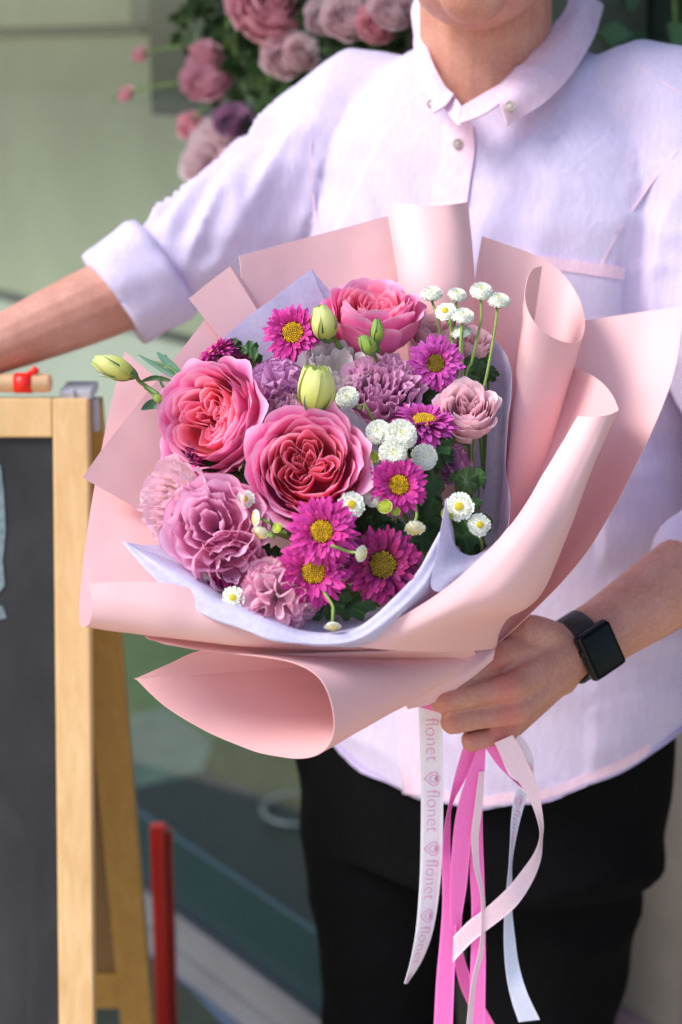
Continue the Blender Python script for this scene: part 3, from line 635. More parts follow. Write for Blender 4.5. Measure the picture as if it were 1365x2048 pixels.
solid_patch('collar', [wp([(1010, -95, 1.885), (1015, -80, 1.895), (1020, -45, 1.90)]), wp([(1120, -60, 1.855), (1150, -45, 1.865), (1185, -5, 1.865)]), wp([(1137, 5, 1.805), (1170, 15, 1.795), (1198, 45, 1.80)]), wp([(1070, 100, 1.735), (1112, 108, 1.712), (1160, 125, 1.72)]),
                       wp([(1022, 152, 1.692), (1056, 168, 1.668), (1100, 196, 1.672)]), wp([(990, 184, 1.668), (1002, 212, 1.650), (1016, 252, 1.648)])], 40, 12, 'shirt_trim', shirt, 0.002, 0.002)
solid_patch('collar', [wp([(990, -95, 1.885), (985, -80, 1.895), (980, -45, 1.90)]), wp([(868, -40, 1.855), (850, -25, 1.865), (838, -5, 1.865)]), wp([(843, 48, 1.80), (836, 60, 1.80), (830, 72, 1.805)]), wp([(862, 118, 1.735), (847, 130, 1.73), (833, 146, 1.735)]),
                       wp([(889, 172, 1.692), (876, 186, 1.682), (858, 198, 1.684)]), wp([(908, 190, 1.676), (892, 210, 1.664), (868, 226, 1.660)])], 40, 12, 'shirt_trim', shirt, 0.002, 0.002)
solid_patch('collar_stand', [wp([(1060, 95, 1.76), (1075, 140, 1.73)]), wp([(1012, 158, 1.702), (1022, 190, 1.675)]), wp([(965, 190, 1.680), (975, 226, 1.655)]), wp([(929, 210, 1.668), (932, 243, 1.650)]), wp([(926, 214, 1.666), (920, 246, 1.650)])], 20, 5, 'shirt_trim', shirt, 0.002, 0.001)
solid_patch('collar_stand', [wp([(850, 80, 1.77), (845, 120, 1.745)]), wp([(880, 158, 1.705), (872, 190, 1.685)]), wp([(905, 188, 1.684), (893, 222, 1.668)]), wp([(921, 210, 1.668), (914, 250, 1.652)]), wp([(924, 228, 1.664), (924, 252, 1.650)])], 20, 5, 'shirt_trim', shirt, 0.002, 0.001)
def button(px, py, p, r=0.0052):
    n = CF + 0.15 * CU; n /= np.linalg.norm(n); a_ = np.cross(n, CR); a_ /= np.linalg.norm(a_); c_ = np.cross(a_, n); mb = MB(); k = np.linspace(0, 2 * PI, 25)
    mb.add(*tube([p - n * .0008, p + n * .0012], [r, r], 20)); mb.tube(p + n * .0013 + r * .86 * (np.cos(k)[:, None] * a_ + np.sin(k)[:, None] * c_), .0007, 6)
    bt = mb.build('button', 'button', shirt); 
    for u, v in ((1, 1), (1, -1), (-1, 1), (-1, -1)):
        pass
    m2 = MB()
    for u, v in ((1, 1), (1, -1), (-1, 1), (-1, -1)): m2.ball(p + n * .0012 + (u * a_ + v * c_) * r * .22, r * .11, 6, 4)
    return bt, m2
for px, py, q in ((1021, 213, W(1021, 213, 1.646)), (916, 288, on_shirt(916, 288, .0045)), (806, 1500, None)):
    if q is None: continue
    button(px, py, q)
button(862, 208, W(862, 208, 1.676), .004)
# rolled cuffs
def cuff(P, R, name='cuff', seed=0):
    P = np.asarray(P, float); T, N, B = frames(P); n = 40; ang = np.linspace(0, 2 * PI, n, endpoint=False); V = []
    for i in range(len(P)):
        rr = np.array([R[i] * (1 + .05 * nz(math.cos(a_) * 1.6 + seed, math.sin(a_) * 1.6, i * .55) + .028 * math.sin(a_ * 5 + i * .7 + seed) + .02 * math.sin(a_ * 9 - i * .6 + seed)) for a_ in ang])
        V.append(P[i] + rr[:, None] * (np.cos(ang)[:, None] * N[i] + np.sin(ang)[:, None] * B[i]))
    V = np.concatenate(V); F = []
    for i in range(len(P) - 1):
        for j in range(n): F.append((i * n + j, i * n + (j + 1) % n, (i + 1) * n + (j + 1) % n, (i + 1) * n + j))
    return part(name, V, F, 'shirt', shirt)
d_ = (WR_L - EL_L); d_ /= np.linalg.norm(d_); ud = (axl * .75 + d_ * .25); ud /= np.linalg.norm(ud); e0 = EL_L - ud * .030
cuff([e0 - ud * .012, e0 - ud * .014, e0 - ud * .004, e0 + ud * .012, e0 + ud * .03, e0 + ud * .046, e0 + ud * .052, e0 + ud * .048, e0 + ud * .02], [.050, .057, .0600, .0595, .0580, .0565, .0545, .049, .046], seed=1)
d2 = (wr - EL_R); d2 /= np.linalg.norm(d2); e1 = fa(.53)
cuff([e1 - d2 * .03, e1 - d2 * .03, e1 - d2 * .02, e1, e1 + d2 * .03, e1 + d2 * .042, e1 + d2 * .040, e1 + d2 * .01], [.058, .064, .067, .068, .068, .0655, .060, .053], seed=4)
# --- trousers and shoes
b = MB()
V, F = loft([(0.62, .20, .125, .13, .008, 0), (0.70, .208, .128, .138, .008, 0), (0.85, .205, .125, .135, .008, 0), (0.98, .175, .11, .115, 0, 0)], 36); b.add(V, F)
lg = [np.array((.052, 1.86, .74)), np.array((.060, 1.855, .45)), np.array((.058, 1.87, .10))]; rg = [np.array((.252, 1.80, .74)), np.array((.242, 1.80, .45)), np.array((.248, 1.82, .10))]
b.cap_chain([lg[0], lg[0] * .5 + lg[1] * .5, lg[1], lg[1] * .5 + lg[2] * .5, lg[2]], [.105, .095, .082, .072, .064], 24)
b.cap_chain([rg[0], rg[0] * .5 + rg[1] * .5, rg[1], rg[1] * .5 + rg[2] * .5, rg[2]], [.112, .100, .085, .074, .065], 24)
Vt, Nt, Ft = remeshed(b, 0.007, 10)
for i, p in enumerate(Vt):
    dd = .010 * ridge(nz(p[0] * 6, p[1] * 5, p[2] * 9)) + .003 * nz(p[0] * 14, p[1] * 14, p[2] * 5); Vt[i] = p + Nt[i] * dd
    if Vt[i][2] < .045: Vt[i][2] = .045
trs = part('trousers', Vt, Ft, 'trousers', person)
for g_ in (lg, rg):
    b = MB(); f0 = g_[2]; b.ball((f0[0], f0[1] - .0, .05), (.045, .06, .048), 16, 10); b.ball((f0[0] - .03, f0[1] - .11, .036), (.046, .10, .034), 16, 10)
    Vv, Nv, Fv = remeshed(b, .006, 5); Vv[:, 2] = np.maximum(Vv[:, 2], .0005); part('shoe', Vv, Fv, 'watch_black', person)

# ------------------------------------------------------------------ wristwatch
wc = fa(1.085); fx = -d2
watch = thing('wristwatch', 'black square smartwatch with dark strap on the wrist holding the bouquet', 'watch', wc)
fl = C(1213, 1297, 1.500) - wc; fl = fl - d2 * np.dot(fl, d2); fz = fl / np.linalg.norm(fl); fy = np.cross(d2, fz); fy /= np.linalg.norm(fy)
bvb = BVHTree.FromPolygons([Vector(v) for v in Vb], Fb)
def wrist_r(dirv, off=0.0):
    o = wc + d2 * off; h = bvb.ray_cast(Vector(o + dirv * .2), Vector(-dirv)); return np.linalg.norm(np.array(h[0]) - o) if h[0] else .032
WROT = np.stack([fy, -d2, fz], 1)
rs = max(wrist_r(fz), wrist_r(fz, .012), wrist_r(fz, -.012))
def wbox(lo, hi, bev, seg=4): V, F = bevel_box(lo, hi, bev, seg); return V @ WROT.T + wc
h0 = rs - .001
V, F = bevel_box((-.0225, -.0192, h0), (.0225, .0192, h0 + .0115), .0060, 5); part('case', V @ WROT.T + wc, F, 'watch_metal', watch)
V, F = bevel_box((-.0202, -.0170, h0 + .0095), (.0202, .0170, h0 + .0124), .0028, 4); part('screen', V @ WROT.T + wc, F, 'watch_glass', watch)
mb = MB(); p = wc + fz * (h0 + .006) - d2 * -.0175
mb.tube([wc + fz * (h0 + .006) + fy * .006 - d2 * -.0170, wc + fz * (h0 + .006) + fy * .006 + d2 * .0203], [.0036, .0034], 14); mb.build('crown', 'watch_metal', watch)
n = 56; Gs = []
for i in range(n):
    a_ = 2 * PI * i / n; dv = math.cos(a_) * fz + math.sin(a_) * fy; rr = [wrist_r(dv, o_) + .0006 for o_ in (-.011, -.0055, 0, .0055, .011)]; m_ = max(rr) * .55 + np.mean(rr) * .45
    if abs(((a_ + PI) % (2 * PI)) - PI) < .62: m_ = max(m_, h0 + .002)
    Gs.append(m_)
Gs = np.array(Gs)
for it in range(3): Gs = (np.roll(Gs, 1) + Gs * 2 + np.roll(Gs, -1)) / 4
V, F = [], []
prof = [(-.0125, 0), (-.0125, .0016), (-.0115, .0024), (0, .0026), (.0115, .0024), (.0125, .0016), (.0125, 0)]
for i in range(n):
    a_ = 2 * PI * i / n; dv = math.cos(a_) * fz + math.sin(a_) * fy
    for w_, h_ in prof: V.append(wc + dv * (Gs[i] + h_) + d2 * w_)
k = len(prof)
for i in range(n):
    for j in range(k): F.append((i * k + j, i * k + (j + 1) % k, ((i + 1) % n) * k + (j + 1) % k, ((i + 1) % n) * k + j))
part('strap', V, F, 'watch_black', watch)

# ================================================================== BOUQUET
GRIP = C(990, 1410, 1.500)
def cp(L): return [C(*p) for p in L]
# ------------------------------------------------------------------ wrapping paper: each sheet is a thing
def paper(rows, label, nr=40, nc=48, mat='paper', name='wrapping_paper', cat='paper', th=0.0005, rough=0.0006, seed=0, group='sheets of blush wrapping paper'):
    V, F, U = solid_patch(name, rows, nr, nc, mat, None, th, rough, seed)
    return single(name, V, F, mat, label, cat, group, uv=U)
def cone(rim, apex, k=0.9, n=4):
    """rows from the rim towards the apex (rulings of a rolled sheet)"""
    R = np.array(cp(rim)); A = np.array(C(*apex)) if len(apex) == 3 else apex
    return [list(R + (A - R) * k * i / (n - 1)) for i in range(n)]
G1 = (968, 1345, 1.50)
paper([cp([(478, 512, 1.475), (580, 484, 1.50), (680, 458, 1.52), (790, 430, 1.535), (900, 425, 1.545)]), cp([(503, 640, 1.47), (600, 625, 1.495), (690, 615, 1.51), (800, 600, 1.52), (900, 600, 1.53)]),
       cp([(640, 950, 1.47), (700, 940, 1.485), (770, 930, 1.495), (840, 930, 1.505), (920, 930, 1.51)]), cp([(900, 1290, 1.495), (920, 1290, 1.5), (940, 1290, 1.505), (960, 1290, 1.505), (975, 1290, 1.51)])],
      'broad blush paper sheet fanned out behind the top of the bouquet')
paper([cp([(773, 402, 1.515), (792, 406, 1.495), (825, 410, 1.482), (865, 412, 1.478), (905, 409, 1.484), (930, 405, 1.502), (936, 404, 1.522)]), cp([(797, 560, 1.49), (812, 562, 1.470), (842, 565, 1.458), (880, 566, 1.455), (920, 564, 1.462), (944, 560, 1.478), (949, 558, 1.498)]),
       cp([(840, 850, 1.475), (850, 850, 1.468), (870, 850, 1.464), (895, 850, 1.464), (920, 850, 1.468), (940, 850, 1.476), (952, 850, 1.484)]), cp([(930, 1290, 1.49), (935, 1290, 1.49), (940, 1290, 1.49), (945, 1290, 1.49), (950, 1290, 1.49), (958, 1290, 1.49), (962, 1290, 1.49)])],
      'upright rolled blush paper flap standing tallest at the top centre')
paper(cone([(948, 600, 1.50), (953, 540, 1.505), (964, 480, 1.511), (965, 473, 1.512), (972, 475, 1.514), (1010, 488, 1.525), (1065, 508, 1.535), (1115, 537, 1.535), (1150, 580, 1.525), (1168, 625, 1.505), (1168, 668, 1.480), (1150, 686, 1.460), (1110, 677, 1.440), (1072, 648, 1.432), (1052, 605, 1.436), (1052, 568, 1.450), (1064, 540, 1.470), (1084, 532, 1.490)], (972, 1330, 1.485), 0.93, 6),
      'blush paper sheet curled into an open scroll right of the white button flowers', 40, 110)
F4 = [cp([(1157, 832, 1.355), (1178, 834, 1.345), (1205, 832, 1.345), (1228, 826, 1.355), (1236, 812, 1.385), (1208, 768, 1.445), (1155, 737, 1.487), (1090, 730, 1.50)]),
      cp([(1095, 935, 1.335), (1120, 946, 1.325), (1148, 952, 1.325), (1178, 942, 1.337), (1190, 920, 1.375), (1172, 885, 1.430), (1130, 860, 1.475), (1060, 850, 1.490)]),
      cp([(1022, 1050, 1.305), (1050, 1070, 1.297), (1085, 1085, 1.302), (1120, 1085, 1.323), (1133, 1070, 1.360), (1115, 1045, 1.412), (1075, 1020, 1.455), (1020, 1010, 1.475)]),
      cp([(912, 1160, 1.288), (955, 1184, 1.283), (1005, 1198, 1.292), (1058, 1203, 1.328), (1078, 1192, 1.372), (1065, 1182, 1.418), (1030, 1170, 1.448), (990, 1170, 1.462)]),
      cp([(808, 1230, 1.283), (862, 1248, 1.283), (915, 1256, 1.310), (975, 1252, 1.360), (1012, 1240, 1.402), (1008, 1240, 1.430), (990, 1240, 1.447), (970, 1240, 1.458)]),
      cp([(692, 1290, 1.288), (770, 1299, 1.292), (860, 1303, 1.325), (930, 1302, 1.385), (978, 1298, 1.430), (992, 1294, 1.448), (992, 1296, 1.458), (988, 1300, 1.464)])]
paper(F4, 'peach lit blush paper rolled diagonally across the lower right of the flowers', 60, 80)
paper([cp([(1060, 655, 1.545), (1160, 642, 1.550), (1265, 627, 1.552), (1369, 612, 1.540)]), cp([(1060, 800, 1.515), (1160, 790, 1.518), (1260, 780, 1.518), (1345, 760, 1.500)]),
       cp([(1040, 980, 1.485), (1120, 975, 1.485), (1195, 960, 1.480), (1268, 940, 1.455)]), cp([(1010, 1120, 1.470), (1060, 1115, 1.465), (1120, 1105, 1.455), (1178, 1098, 1.425)]), cp([(985, 1230, 1.470), (1010, 1228, 1.466), (1045, 1222, 1.458), (1085, 1205, 1.432)]), cp([(970, 1292, 1.468), (980, 1292, 1.466), (990, 1290, 1.464), (1000, 1284, 1.458)])],
      'wide blush paper sheet spread at the far right against the shirt', 50, 40)
paper(cone([(378, 597, 1.450), (418, 565, 1.458), (456, 536, 1.4645), (460, 533, 1.465), (463, 536, 1.466), (482, 556, 1.472), (497, 585, 1.476), (505, 640, 1.478)], (985, 1370, 1.50), 0.9, 5), 'small blush paper corner poking up left of the bouquet top')
paper(cone([(165, 955, 1.392), (225, 872, 1.412), (300, 778, 1.432), (365, 697, 1.448), (432, 615, 1.462), (470, 600, 1.47)], (985, 1420, 1.50), 0.92, 5), 'blush paper sheet with pointed corner reaching left over the easel', 40, 50)
F2 = [cp([(250, 703, 1.47), (222, 810, 1.455), (190, 970, 1.425), (170, 1100, 1.375), (160, 1200, 1.325), (160, 1243, 1.300), (170, 1254, 1.283), (182, 1238, 1.268), (185, 1200, 1.266), (177, 1166, 1.272)]),
      cp([(400, 830, 1.475), (385, 905, 1.465), (370, 1030, 1.435), (360, 1140, 1.385), (350, 1232, 1.335), (350, 1268, 1.305), (352, 1277, 1.288), (356, 1262, 1.276), (352, 1220, 1.272), (340, 1168, 1.283)]),
      cp([(600, 1000, 1.48), (590, 1060, 1.47), (580, 1130, 1.45), (570, 1200, 1.405), (560, 1262, 1.355), (555, 1288, 1.325), (556, 1297, 1.308), (556, 1288, 1.298), (552, 1262, 1.295), (545, 1228, 1.303)]),
      cp([(800, 1180, 1.48), (790, 1205, 1.47), (785, 1230, 1.46), (780, 1255, 1.425), (775, 1280, 1.385), (772, 1296, 1.365), (772, 1302, 1.355), (772, 1298, 1.348), (770, 1285, 1.346), (766, 1265, 1.35)])]
paper(F2, 'long blush paper sheet on the left with its sunlit bottom edge rolled over', 50, 90)
paper([cp([(289, 1267, 1.318), (420, 1284, 1.325), (560, 1296, 1.335), (700, 1300, 1.350), (820, 1290, 1.38), (935, 1270, 1.425)]), cp([(296, 1276, 1.306), (420, 1296, 1.310), (560, 1306, 1.315), (700, 1306, 1.328), (820, 1300, 1.36), (938, 1284, 1.415)]),
       cp([(330, 1289, 1.305), (430, 1304, 1.306), (560, 1318, 1.312), (700, 1328, 1.345), (820, 1332, 1.398), (960, 1318, 1.445)])], 'thin folded blush paper strip under the rolled front edge', 16, 50)
paper(cone([(560, 1318, 1.375), (480, 1306, 1.375), (400, 1302, 1.370), (335, 1329, 1.362), (274, 1356, 1.350), (271, 1357.5, 1.3495), (276, 1361, 1.349), (330, 1412, 1.340), (420, 1466, 1.325), (510, 1502, 1.308), (585, 1516, 1.290), (635, 1510, 1.270), (660, 1485, 1.256), (669, 1445, 1.250), (660, 1395, 1.250), (638, 1355, 1.256), (600, 1330, 1.266), (540, 1315, 1.280), (470, 1308, 1.296)], (988, 1310, 1.475), 0.93, 6),
      'blush paper cone at the bottom, open mouth facing left with a pointed lip', 44, 120)
paper([cp([(800, 1312, 1.405), (900, 1306, 1.428), (960, 1296, 1.440), (994, 1286, 1.446)]), cp([(800, 1370, 1.395), (890, 1362, 1.418), (945, 1338, 1.428), (990, 1302, 1.438)]), cp([(815, 1418, 1.402), (868, 1405, 1.420), (930, 1366, 1.428), (985, 1320, 1.438)])], 'torn blush paper edge overlapping the knuckles of the gripping hand', 16, 40, th=.0006, rough=.0015)
# ------------------------------------------------------------------ lavender tissue
def tissue(rows, label, nr=30, nc=50, seed=0): return paper(rows, label, nr, nc, 'tissue', 'tissue_paper', 'tissue paper', 0.0003, 0.0012, seed, 'sheets of lavender tissue')
tissue(cone([(380, 745, 1.425), (470, 655, 1.440), (555, 590, 1.452), (616, 543, 1.4615), (622, 538, 1.462), (626, 542, 1.463), (655, 575, 1.468), (690, 615, 1.472), (760, 660, 1.475)], (975, 1380, 1.50), 0.85, 5), 'lavender tissue peak behind the magenta aster at upper left', seed=3)
tissue(cone([(880, 635, 1.470), (955, 652, 1.472), (1003, 694, 1.462), (1023, 748, 1.440), (1015, 850, 1.420), (1012, 930, 1.400), (1021, 1010, 1.372), (1014, 1060, 1.350), (985, 1090, 1.330), (945, 1111, 1.315), (915, 1097, 1.306), (899, 1058, 1.302), (892, 998, 1.300)], (975, 1360, 1.49), 0.62, 5), 'lavender tissue wall curving up the right side of the flowers', 34, 90, seed=5)
tissue([cp([(893, 1000, 1.301), (898, 1056, 1.303), (914, 1095, 1.307), (945, 1111, 1.314), (985, 1092, 1.328), (1016, 1056, 1.345)]), cp([(892, 1001, 1.298), (888, 1072, 1.294), (890, 1130, 1.293), (925, 1142, 1.297), (976, 1116, 1.312), (1018, 1064, 1.338)]), cp([(891, 1002, 1.296), (878, 1085, 1.290), (862, 1172, 1.288), (900, 1180, 1.292), (965, 1148, 1.304), (1021, 1075, 1.332)])], 'lavender tissue fold rising to a spike beside the yellow-eyed flowers', 16, 50, seed=11)
up = [(255, 1085, 1.315), (330, 1128, 1.300), (395, 1166, 1.292), (440, 1200, 1.285), (490, 1216, 1.280), (560, 1250, 1.275), (620, 1268, 1.273), (700, 1262, 1.275), (760, 1222, 1.282), (830, 1148, 1.290), (881, 1064, 1.298)]
lo = [(256, 1087, 1.313), (300, 1146, 1.296), (350, 1200, 1.284), (420, 1236, 1.276), (490, 1262, 1.270), (545, 1280, 1.266), (630, 1291, 1.266), (715, 1284, 1.270), (785, 1240, 1.278), (850, 1180, 1.288), (892, 1110, 1.299)]
inn = [(400, 1080, 1.385), (450, 1110, 1.375), (500, 1150, 1.368), (540, 1180, 1.36), (580, 1190, 1.355), (630, 1210, 1.35), (680, 1225, 1.35), (740, 1220, 1.352), (800, 1200, 1.358), (850, 1170, 1.365), (900, 1130, 1.37)]
und = [(400, 1130, 1.33), (420, 1190, 1.315), (450, 1230, 1.305), (500, 1255, 1.30), (560, 1275, 1.295), (620, 1288, 1.295), (680, 1294, 1.297), (740, 1290, 1.30), (800, 1260, 1.308), (860, 1210, 1.318), (900, 1150, 1.33)]
tissue([cp(inn), cp([(a[0] * .4 + b_[0] * .6, a[1] * .4 + b_[1] * .6 + 8, a[2] * .4 + b_[2] * .6) for a, b_ in zip(inn, up)]), cp(up), cp([((a[0] + b_[0]) / 2, (a[1] + b_[1]) / 2, (a[2] + b_[2]) / 2 - .003) for a, b_ in zip(up, lo)]), cp(lo), cp(und)], 'lavender tissue band folded along the front rim below the flowers', 40, 90, seed=8)

# ------------------------------------------------------------------ flower builders
def gridpart(name, G, mat, parent, uv):
    nr, nc = G.shape[:2]; return part(name, G.reshape(-1, 3), grid_faces(nr, nc), mat, parent, uv.reshape(-1, 2), True, False)
def uvgrid(nu, nv):
    u = np.linspace(-1, 1, nu); v = np.linspace(0, 1, nv); uu, vv = np.meshgrid(u, v); return uu, vv, np.stack([(uu + 1) / 2, vv], -1)
def vnoise(x, y, z): 
    f = np.frompyfunc(lambda a, b_, c_: noise.noise(Vector((a, b_, c_))), 3, 1); return f(x, y, z).astype(float)
def cup_petal(th0, half, R, zb, zt, flare=0.0, roll=0.15, ruf=0.03, k=2.5, seed=0, spiral=0.05, nu=17, nv=14, point=0.03, base=0.14, bulge=0.6, tipr=0.24, wav=0.0, wk=9):
    uu, vv, uv = uvgrid(nu, nv); ve = vv * (1 - tipr * np.abs(uu) ** 2.6) + point * np.exp(-(uu / .16) ** 2) * vv ** 6
    w = half * (0.38 + 0.62 * np.sin(np.minimum(1, vv * 1.3) * PI / 2))
    th = th0 + uu * w
    r = R * (base + (1 - base) * np.sin(np.minimum(ve / bulge, 1) * PI / 2)) + flare * R * np.maximum(0, ve - bulge * .8) ** 1.5 * 2
    z = zb + (zt - zb) * ve ** 1.15
    s = np.maximum(0, (ve - .76) / .24); rl = roll * (0.7 + 0.6 * vnoise(uu * 1.3, np.full_like(uu, seed * 3.1), uu * 0))
    r = r + rl * R * s ** 1.4; z = z - rl * R * .75 * s ** 2.4
    r = r * (1 + spiral * uu); n1 = vnoise(uu * k, vv * 1.5, np.full_like(uu, seed * 1.7)); n2 = vnoise(uu * k + 9, vv * 1.5, np.full_like(uu, seed * 1.7 + 5))
    r = r + ruf * R * 2 * n1 * vv ** 1.6; z = z + ruf * R * 1.4 * n2 * vv ** 2
    if wav: 
        ph = seed * 2.1; r = r + wav * R * np.sin(uu * wk + ph + 1.5 * n1 * 3) * vv ** 3.5; z = z + wav * .6 * R * np.cos(uu * wk * 1.3 + ph * 2) * vv ** 3.5; th = th + wav * .5 * np.sin(uu * wk * .8 + ph) * vv ** 3
    return np.stack([r * np.cos(th), r * np.sin(th), z], -1), uv
def fold_petal(phi, half, r0, r1, zb, zr, dip, Rm, seed, nu=19, nv=9):
    uu, vv, uv = uvgrid(nu, nv)
    rho = r0 + (r1 - r0) * (1 - np.abs(uu) ** 2.4); lat = half * np.sin(uu * PI / 2) * (0.55 + .45 * np.minimum(1, rho / r1))
    n1 = vnoise(uu * 2.2, vv * 1.3, np.full_like(uu, seed)); n2 = vnoise(uu * 2.2 + 4, vv, np.full_like(uu, seed + 7.7))
    rho = rho * (1 + .12 * vv) + .17 * Rm * n1 * vv; lat = lat + .20 * Rm * n2 * vv
    z = zb + (zr - dip * (1 - rho / Rm) - zb) * vv * (1 - .10 * np.abs(uu) ** 3) + .06 * Rm * n2 * vv
    x = rho * math.cos(phi) - lat * math.sin(phi); y = rho * math.sin(phi) + lat * math.cos(phi)
    return np.stack([x, y, z], -1), uv
def rot_to(axis, roll): 
    q = camdir(axis).to_track_quat('Z', 'Y'); return q @ Quaternion((0, 0, 1), roll)
def dd(px, py):
    q = ((px - 640) / 380) ** 2 + ((py - 900) / 360) ** 2; return 1.425 - .00024 * (py - 620) - .035 * max(0, 1 - q)
def stem_part(t, p_local, r=0.0022, mat='stem', via=None, end=None, n=16, name='stem'):
    mw = MW[t.name]; p0 = np.array(mw @ Vector(p_local)); ax = np.array(mw.to_3x3() @ Vector((0, 0, 1)))
    if end is None: end = GRIP + RNG.normal(0, .005, 3) if via is None else C(945, 1240, 1.46) + RNG.normal(0, .004, 3)
    if via is None: L = np.linalg.norm(end - p0); pts = [p0, p0 - ax * L * .22 + (end - p0) * .12, p0 * .4 + end * .6 - ax * L * .05, end]
    else: pts = [p0] + via + ([end] if end is not False else [])
    Q = cat_rom(pts, n); V, F = tube(Q, np.linspace(r, r * 1.15, n), 8); return part(name, V, F, mat, t)
def calyx(t, z, r, n=5, L=None, mat='leaf', spread=0.5):
    L = L or r * 2.2; mb = MB(); mb.ball((0, 0, z), (r, r, r * 1.1), 10, 6); mb.build('calyx', mat, t, world=False)
    for k in range(n):
        a = 2 * PI * k / n + .3; uu, vv, uv = uvgrid(5, 7); w = r * .55 * (1 - vv ** 1.5) * uu
        rad = r * .8 + L * spread * vv ** 1.4; zz = z + L * vv * (1 - spread * .5 * vv) ; x = rad * math.cos(a) - w * math.sin(a); y = rad * math.sin(a) + w * math.cos(a)
        gridpart('sepal', np.stack([x, y, zz], -1), mat, t, uv)
def rose(px, py, d, R, axis, roll, label, seed, mo='rose_out', mi='rose_in', outer=7, open_=1.0, tall=1.0, name='garden_rose', group='large pink garden roses', quart=4, nest=4):
    rnd = random.Random(seed); t = thing(name, label, 'rose', C(px, py, d), rot_to(axis, roll), group)
    H = R * tall
    def pet(*a, m=mo, **k): G, uv = cup_petal(*a, **k); gridpart('petal', G, m, t, uv)
    for k in range(outer):      # reflexed guard petals
        pet(2 * PI * k / outer + rnd.uniform(-.15, .15), .62, R * rnd.uniform(.97, 1.05), -H * .85, H * rnd.uniform(.28, .46), flare=.10 * open_, roll=rnd.uniform(.16, .34), ruf=.035, seed=seed + k * 1.3, spiral=.07, point=.05)
    for j, (rr, zt, n, half) in enumerate(((.93, .52, 6, .66), (.85, .55, 6, .66), (.76, .55, 6, .64), (.68, .54, 6, .62), (.60, .50, 5, .72))):
        for k in range(n):
            pet(2 * PI * (k + .5 * (j % 2)) / n + rnd.uniform(-.2, .2) + j * .3, half, R * rr * rnd.uniform(.96, 1.03), -H * .75, H * (zt + rnd.uniform(-.05, .05)), flare=.05, roll=(.13 - j * .02) * rnd.uniform(.6, 1.5), ruf=.035, k=2.8, seed=seed + 20 + j * 9 + k, spiral=.06, m=mo if j < 3 else mi, point=.02, nu=15, nv=12)
    Rm = R * .54
    for s in range(quart):
        phi = 2 * PI * s / quart + rnd.uniform(-.5, .5); sz = rnd.uniform(.6, 1.4)
        for j in range(nest):
            f = 1 - j / nest; G, uv = fold_petal(phi, Rm * .52 * f * sz + .05 * Rm, Rm * rnd.uniform(.02, .14), Rm * (.30 + .66 * f), -H * .12, H * (.42 + rnd.uniform(-.05, .05)), H * .30, Rm, seed + s * 5 + j * .9); gridpart('petal', G, mi, t, uv)
    calyx(t, -H * .85, R * .16, 5, R * .6, 'leaf', 1.2); stem_part(t, (0, 0, -H * .9), .0030)
    return t
def ruffled(px, py, d, R, axis, roll, label, seed, mat, layers, name='lisianthus', cat='lisianthus', group='ruffled lisianthus blooms', wav=.10, wk=8, outer=None, tipr=.2):
    rnd = random.Random(seed); t = thing(name, label, cat, C(px, py, d), rot_to(axis, roll), group); H = R * .95
    for j, (rr, zt, n, half) in enumerate(layers):
        for k in range(n):
            G, uv = cup_petal(2 * PI * (k + .5 * (j % 2)) / n + rnd.uniform(-.25, .25) + j * .4, half, R * rr * rnd.uniform(.92, 1.06), -H * .9, H * (zt + rnd.uniform(-.08, .08)), flare=.18 if j == 0 else .10, roll=rnd.uniform(.02, .16), ruf=.07, k=2.6, seed=seed + j * 7 + k * 1.1,
                              spiral=.08, nu=31, nv=13, point=0, wav=wav * (1.0 if j else .45), wk=wk, tipr=tipr); gridpart('petal', G, (outer if (outer and j == 0) else mat), t, uv)
    calyx(t, -H * .95, R * .12, 5, R * .5, 'leaf', .8); stem_part(t, (0, 0, -H), .0018); return t
def carnation(px, py, d, R, axis, roll, label, seed, mat='carnation', n=28, amax=1.25):
    rnd = random.Random(seed); t = thing('carnation', label, 'carnation', C(px, py, d), rot_to(axis, roll), 'variegated carnations')
    for k in range(n):
        f = (k + .5) / n; al = amax * math.sqrt(f); az = k * 2.399963 + rnd.uniform(-.2, .2); L = R * (1.25 - .2 * f) * rnd.uniform(.9, 1.06)
        uu, vv, uv = uvgrid(37, 11); fan = (.30 + .36 * f) * rnd.uniform(.85, 1.2); ser = 1 + .05 * np.abs(((uu * 6.5 + seed) % 1) - .5) * 2
        ln = L * vv * (1 - .18 * uu ** 2) * np.where(vv > .9, ser, 1.0); th = uu * fan * vv ** .35
        x = ln * np.cos(th); y = ln * np.sin(th); ph = rnd.uniform(0, 6); zz = R * .20 * np.sin(uu * 5.5 + ph + 2 * vnoise(uu * 2, vv, uu * 0 + k)) * vv ** 3 - R * .30 * f * vv ** 2.2
        y = y + R * .05 * np.cos(uu * 11 + ph) * vv ** 3; tw = rnd.uniform(-.6, .6); y, zz = y * math.cos(tw) - zz * math.sin(tw), y * math.sin(tw) + zz * math.cos(tw)
        dr = np.array((math.sin(al) * math.cos(az), math.sin(al) * math.sin(az), math.cos(al))); la = np.array((-math.sin(az), math.cos(az), 0)); no = np.cross(dr, la)
        G = x[..., None] * dr + y[..., None] * la - zz[..., None] * no + np.array((0, 0, -R * .75)); gridpart('petal', G, mat, t, uv)
    mb = MB(); mb.tube([(0, 0, -R * 1.5), (0, 0, -R * 1.1), (0, 0, -R * .6)], [R * .16, R * .24, R * .26], 12); mb.build('calyx', 'calyx', t, world=False); stem_part(t, (0, 0, -R * 1.5), .0019); return t
AST = {}
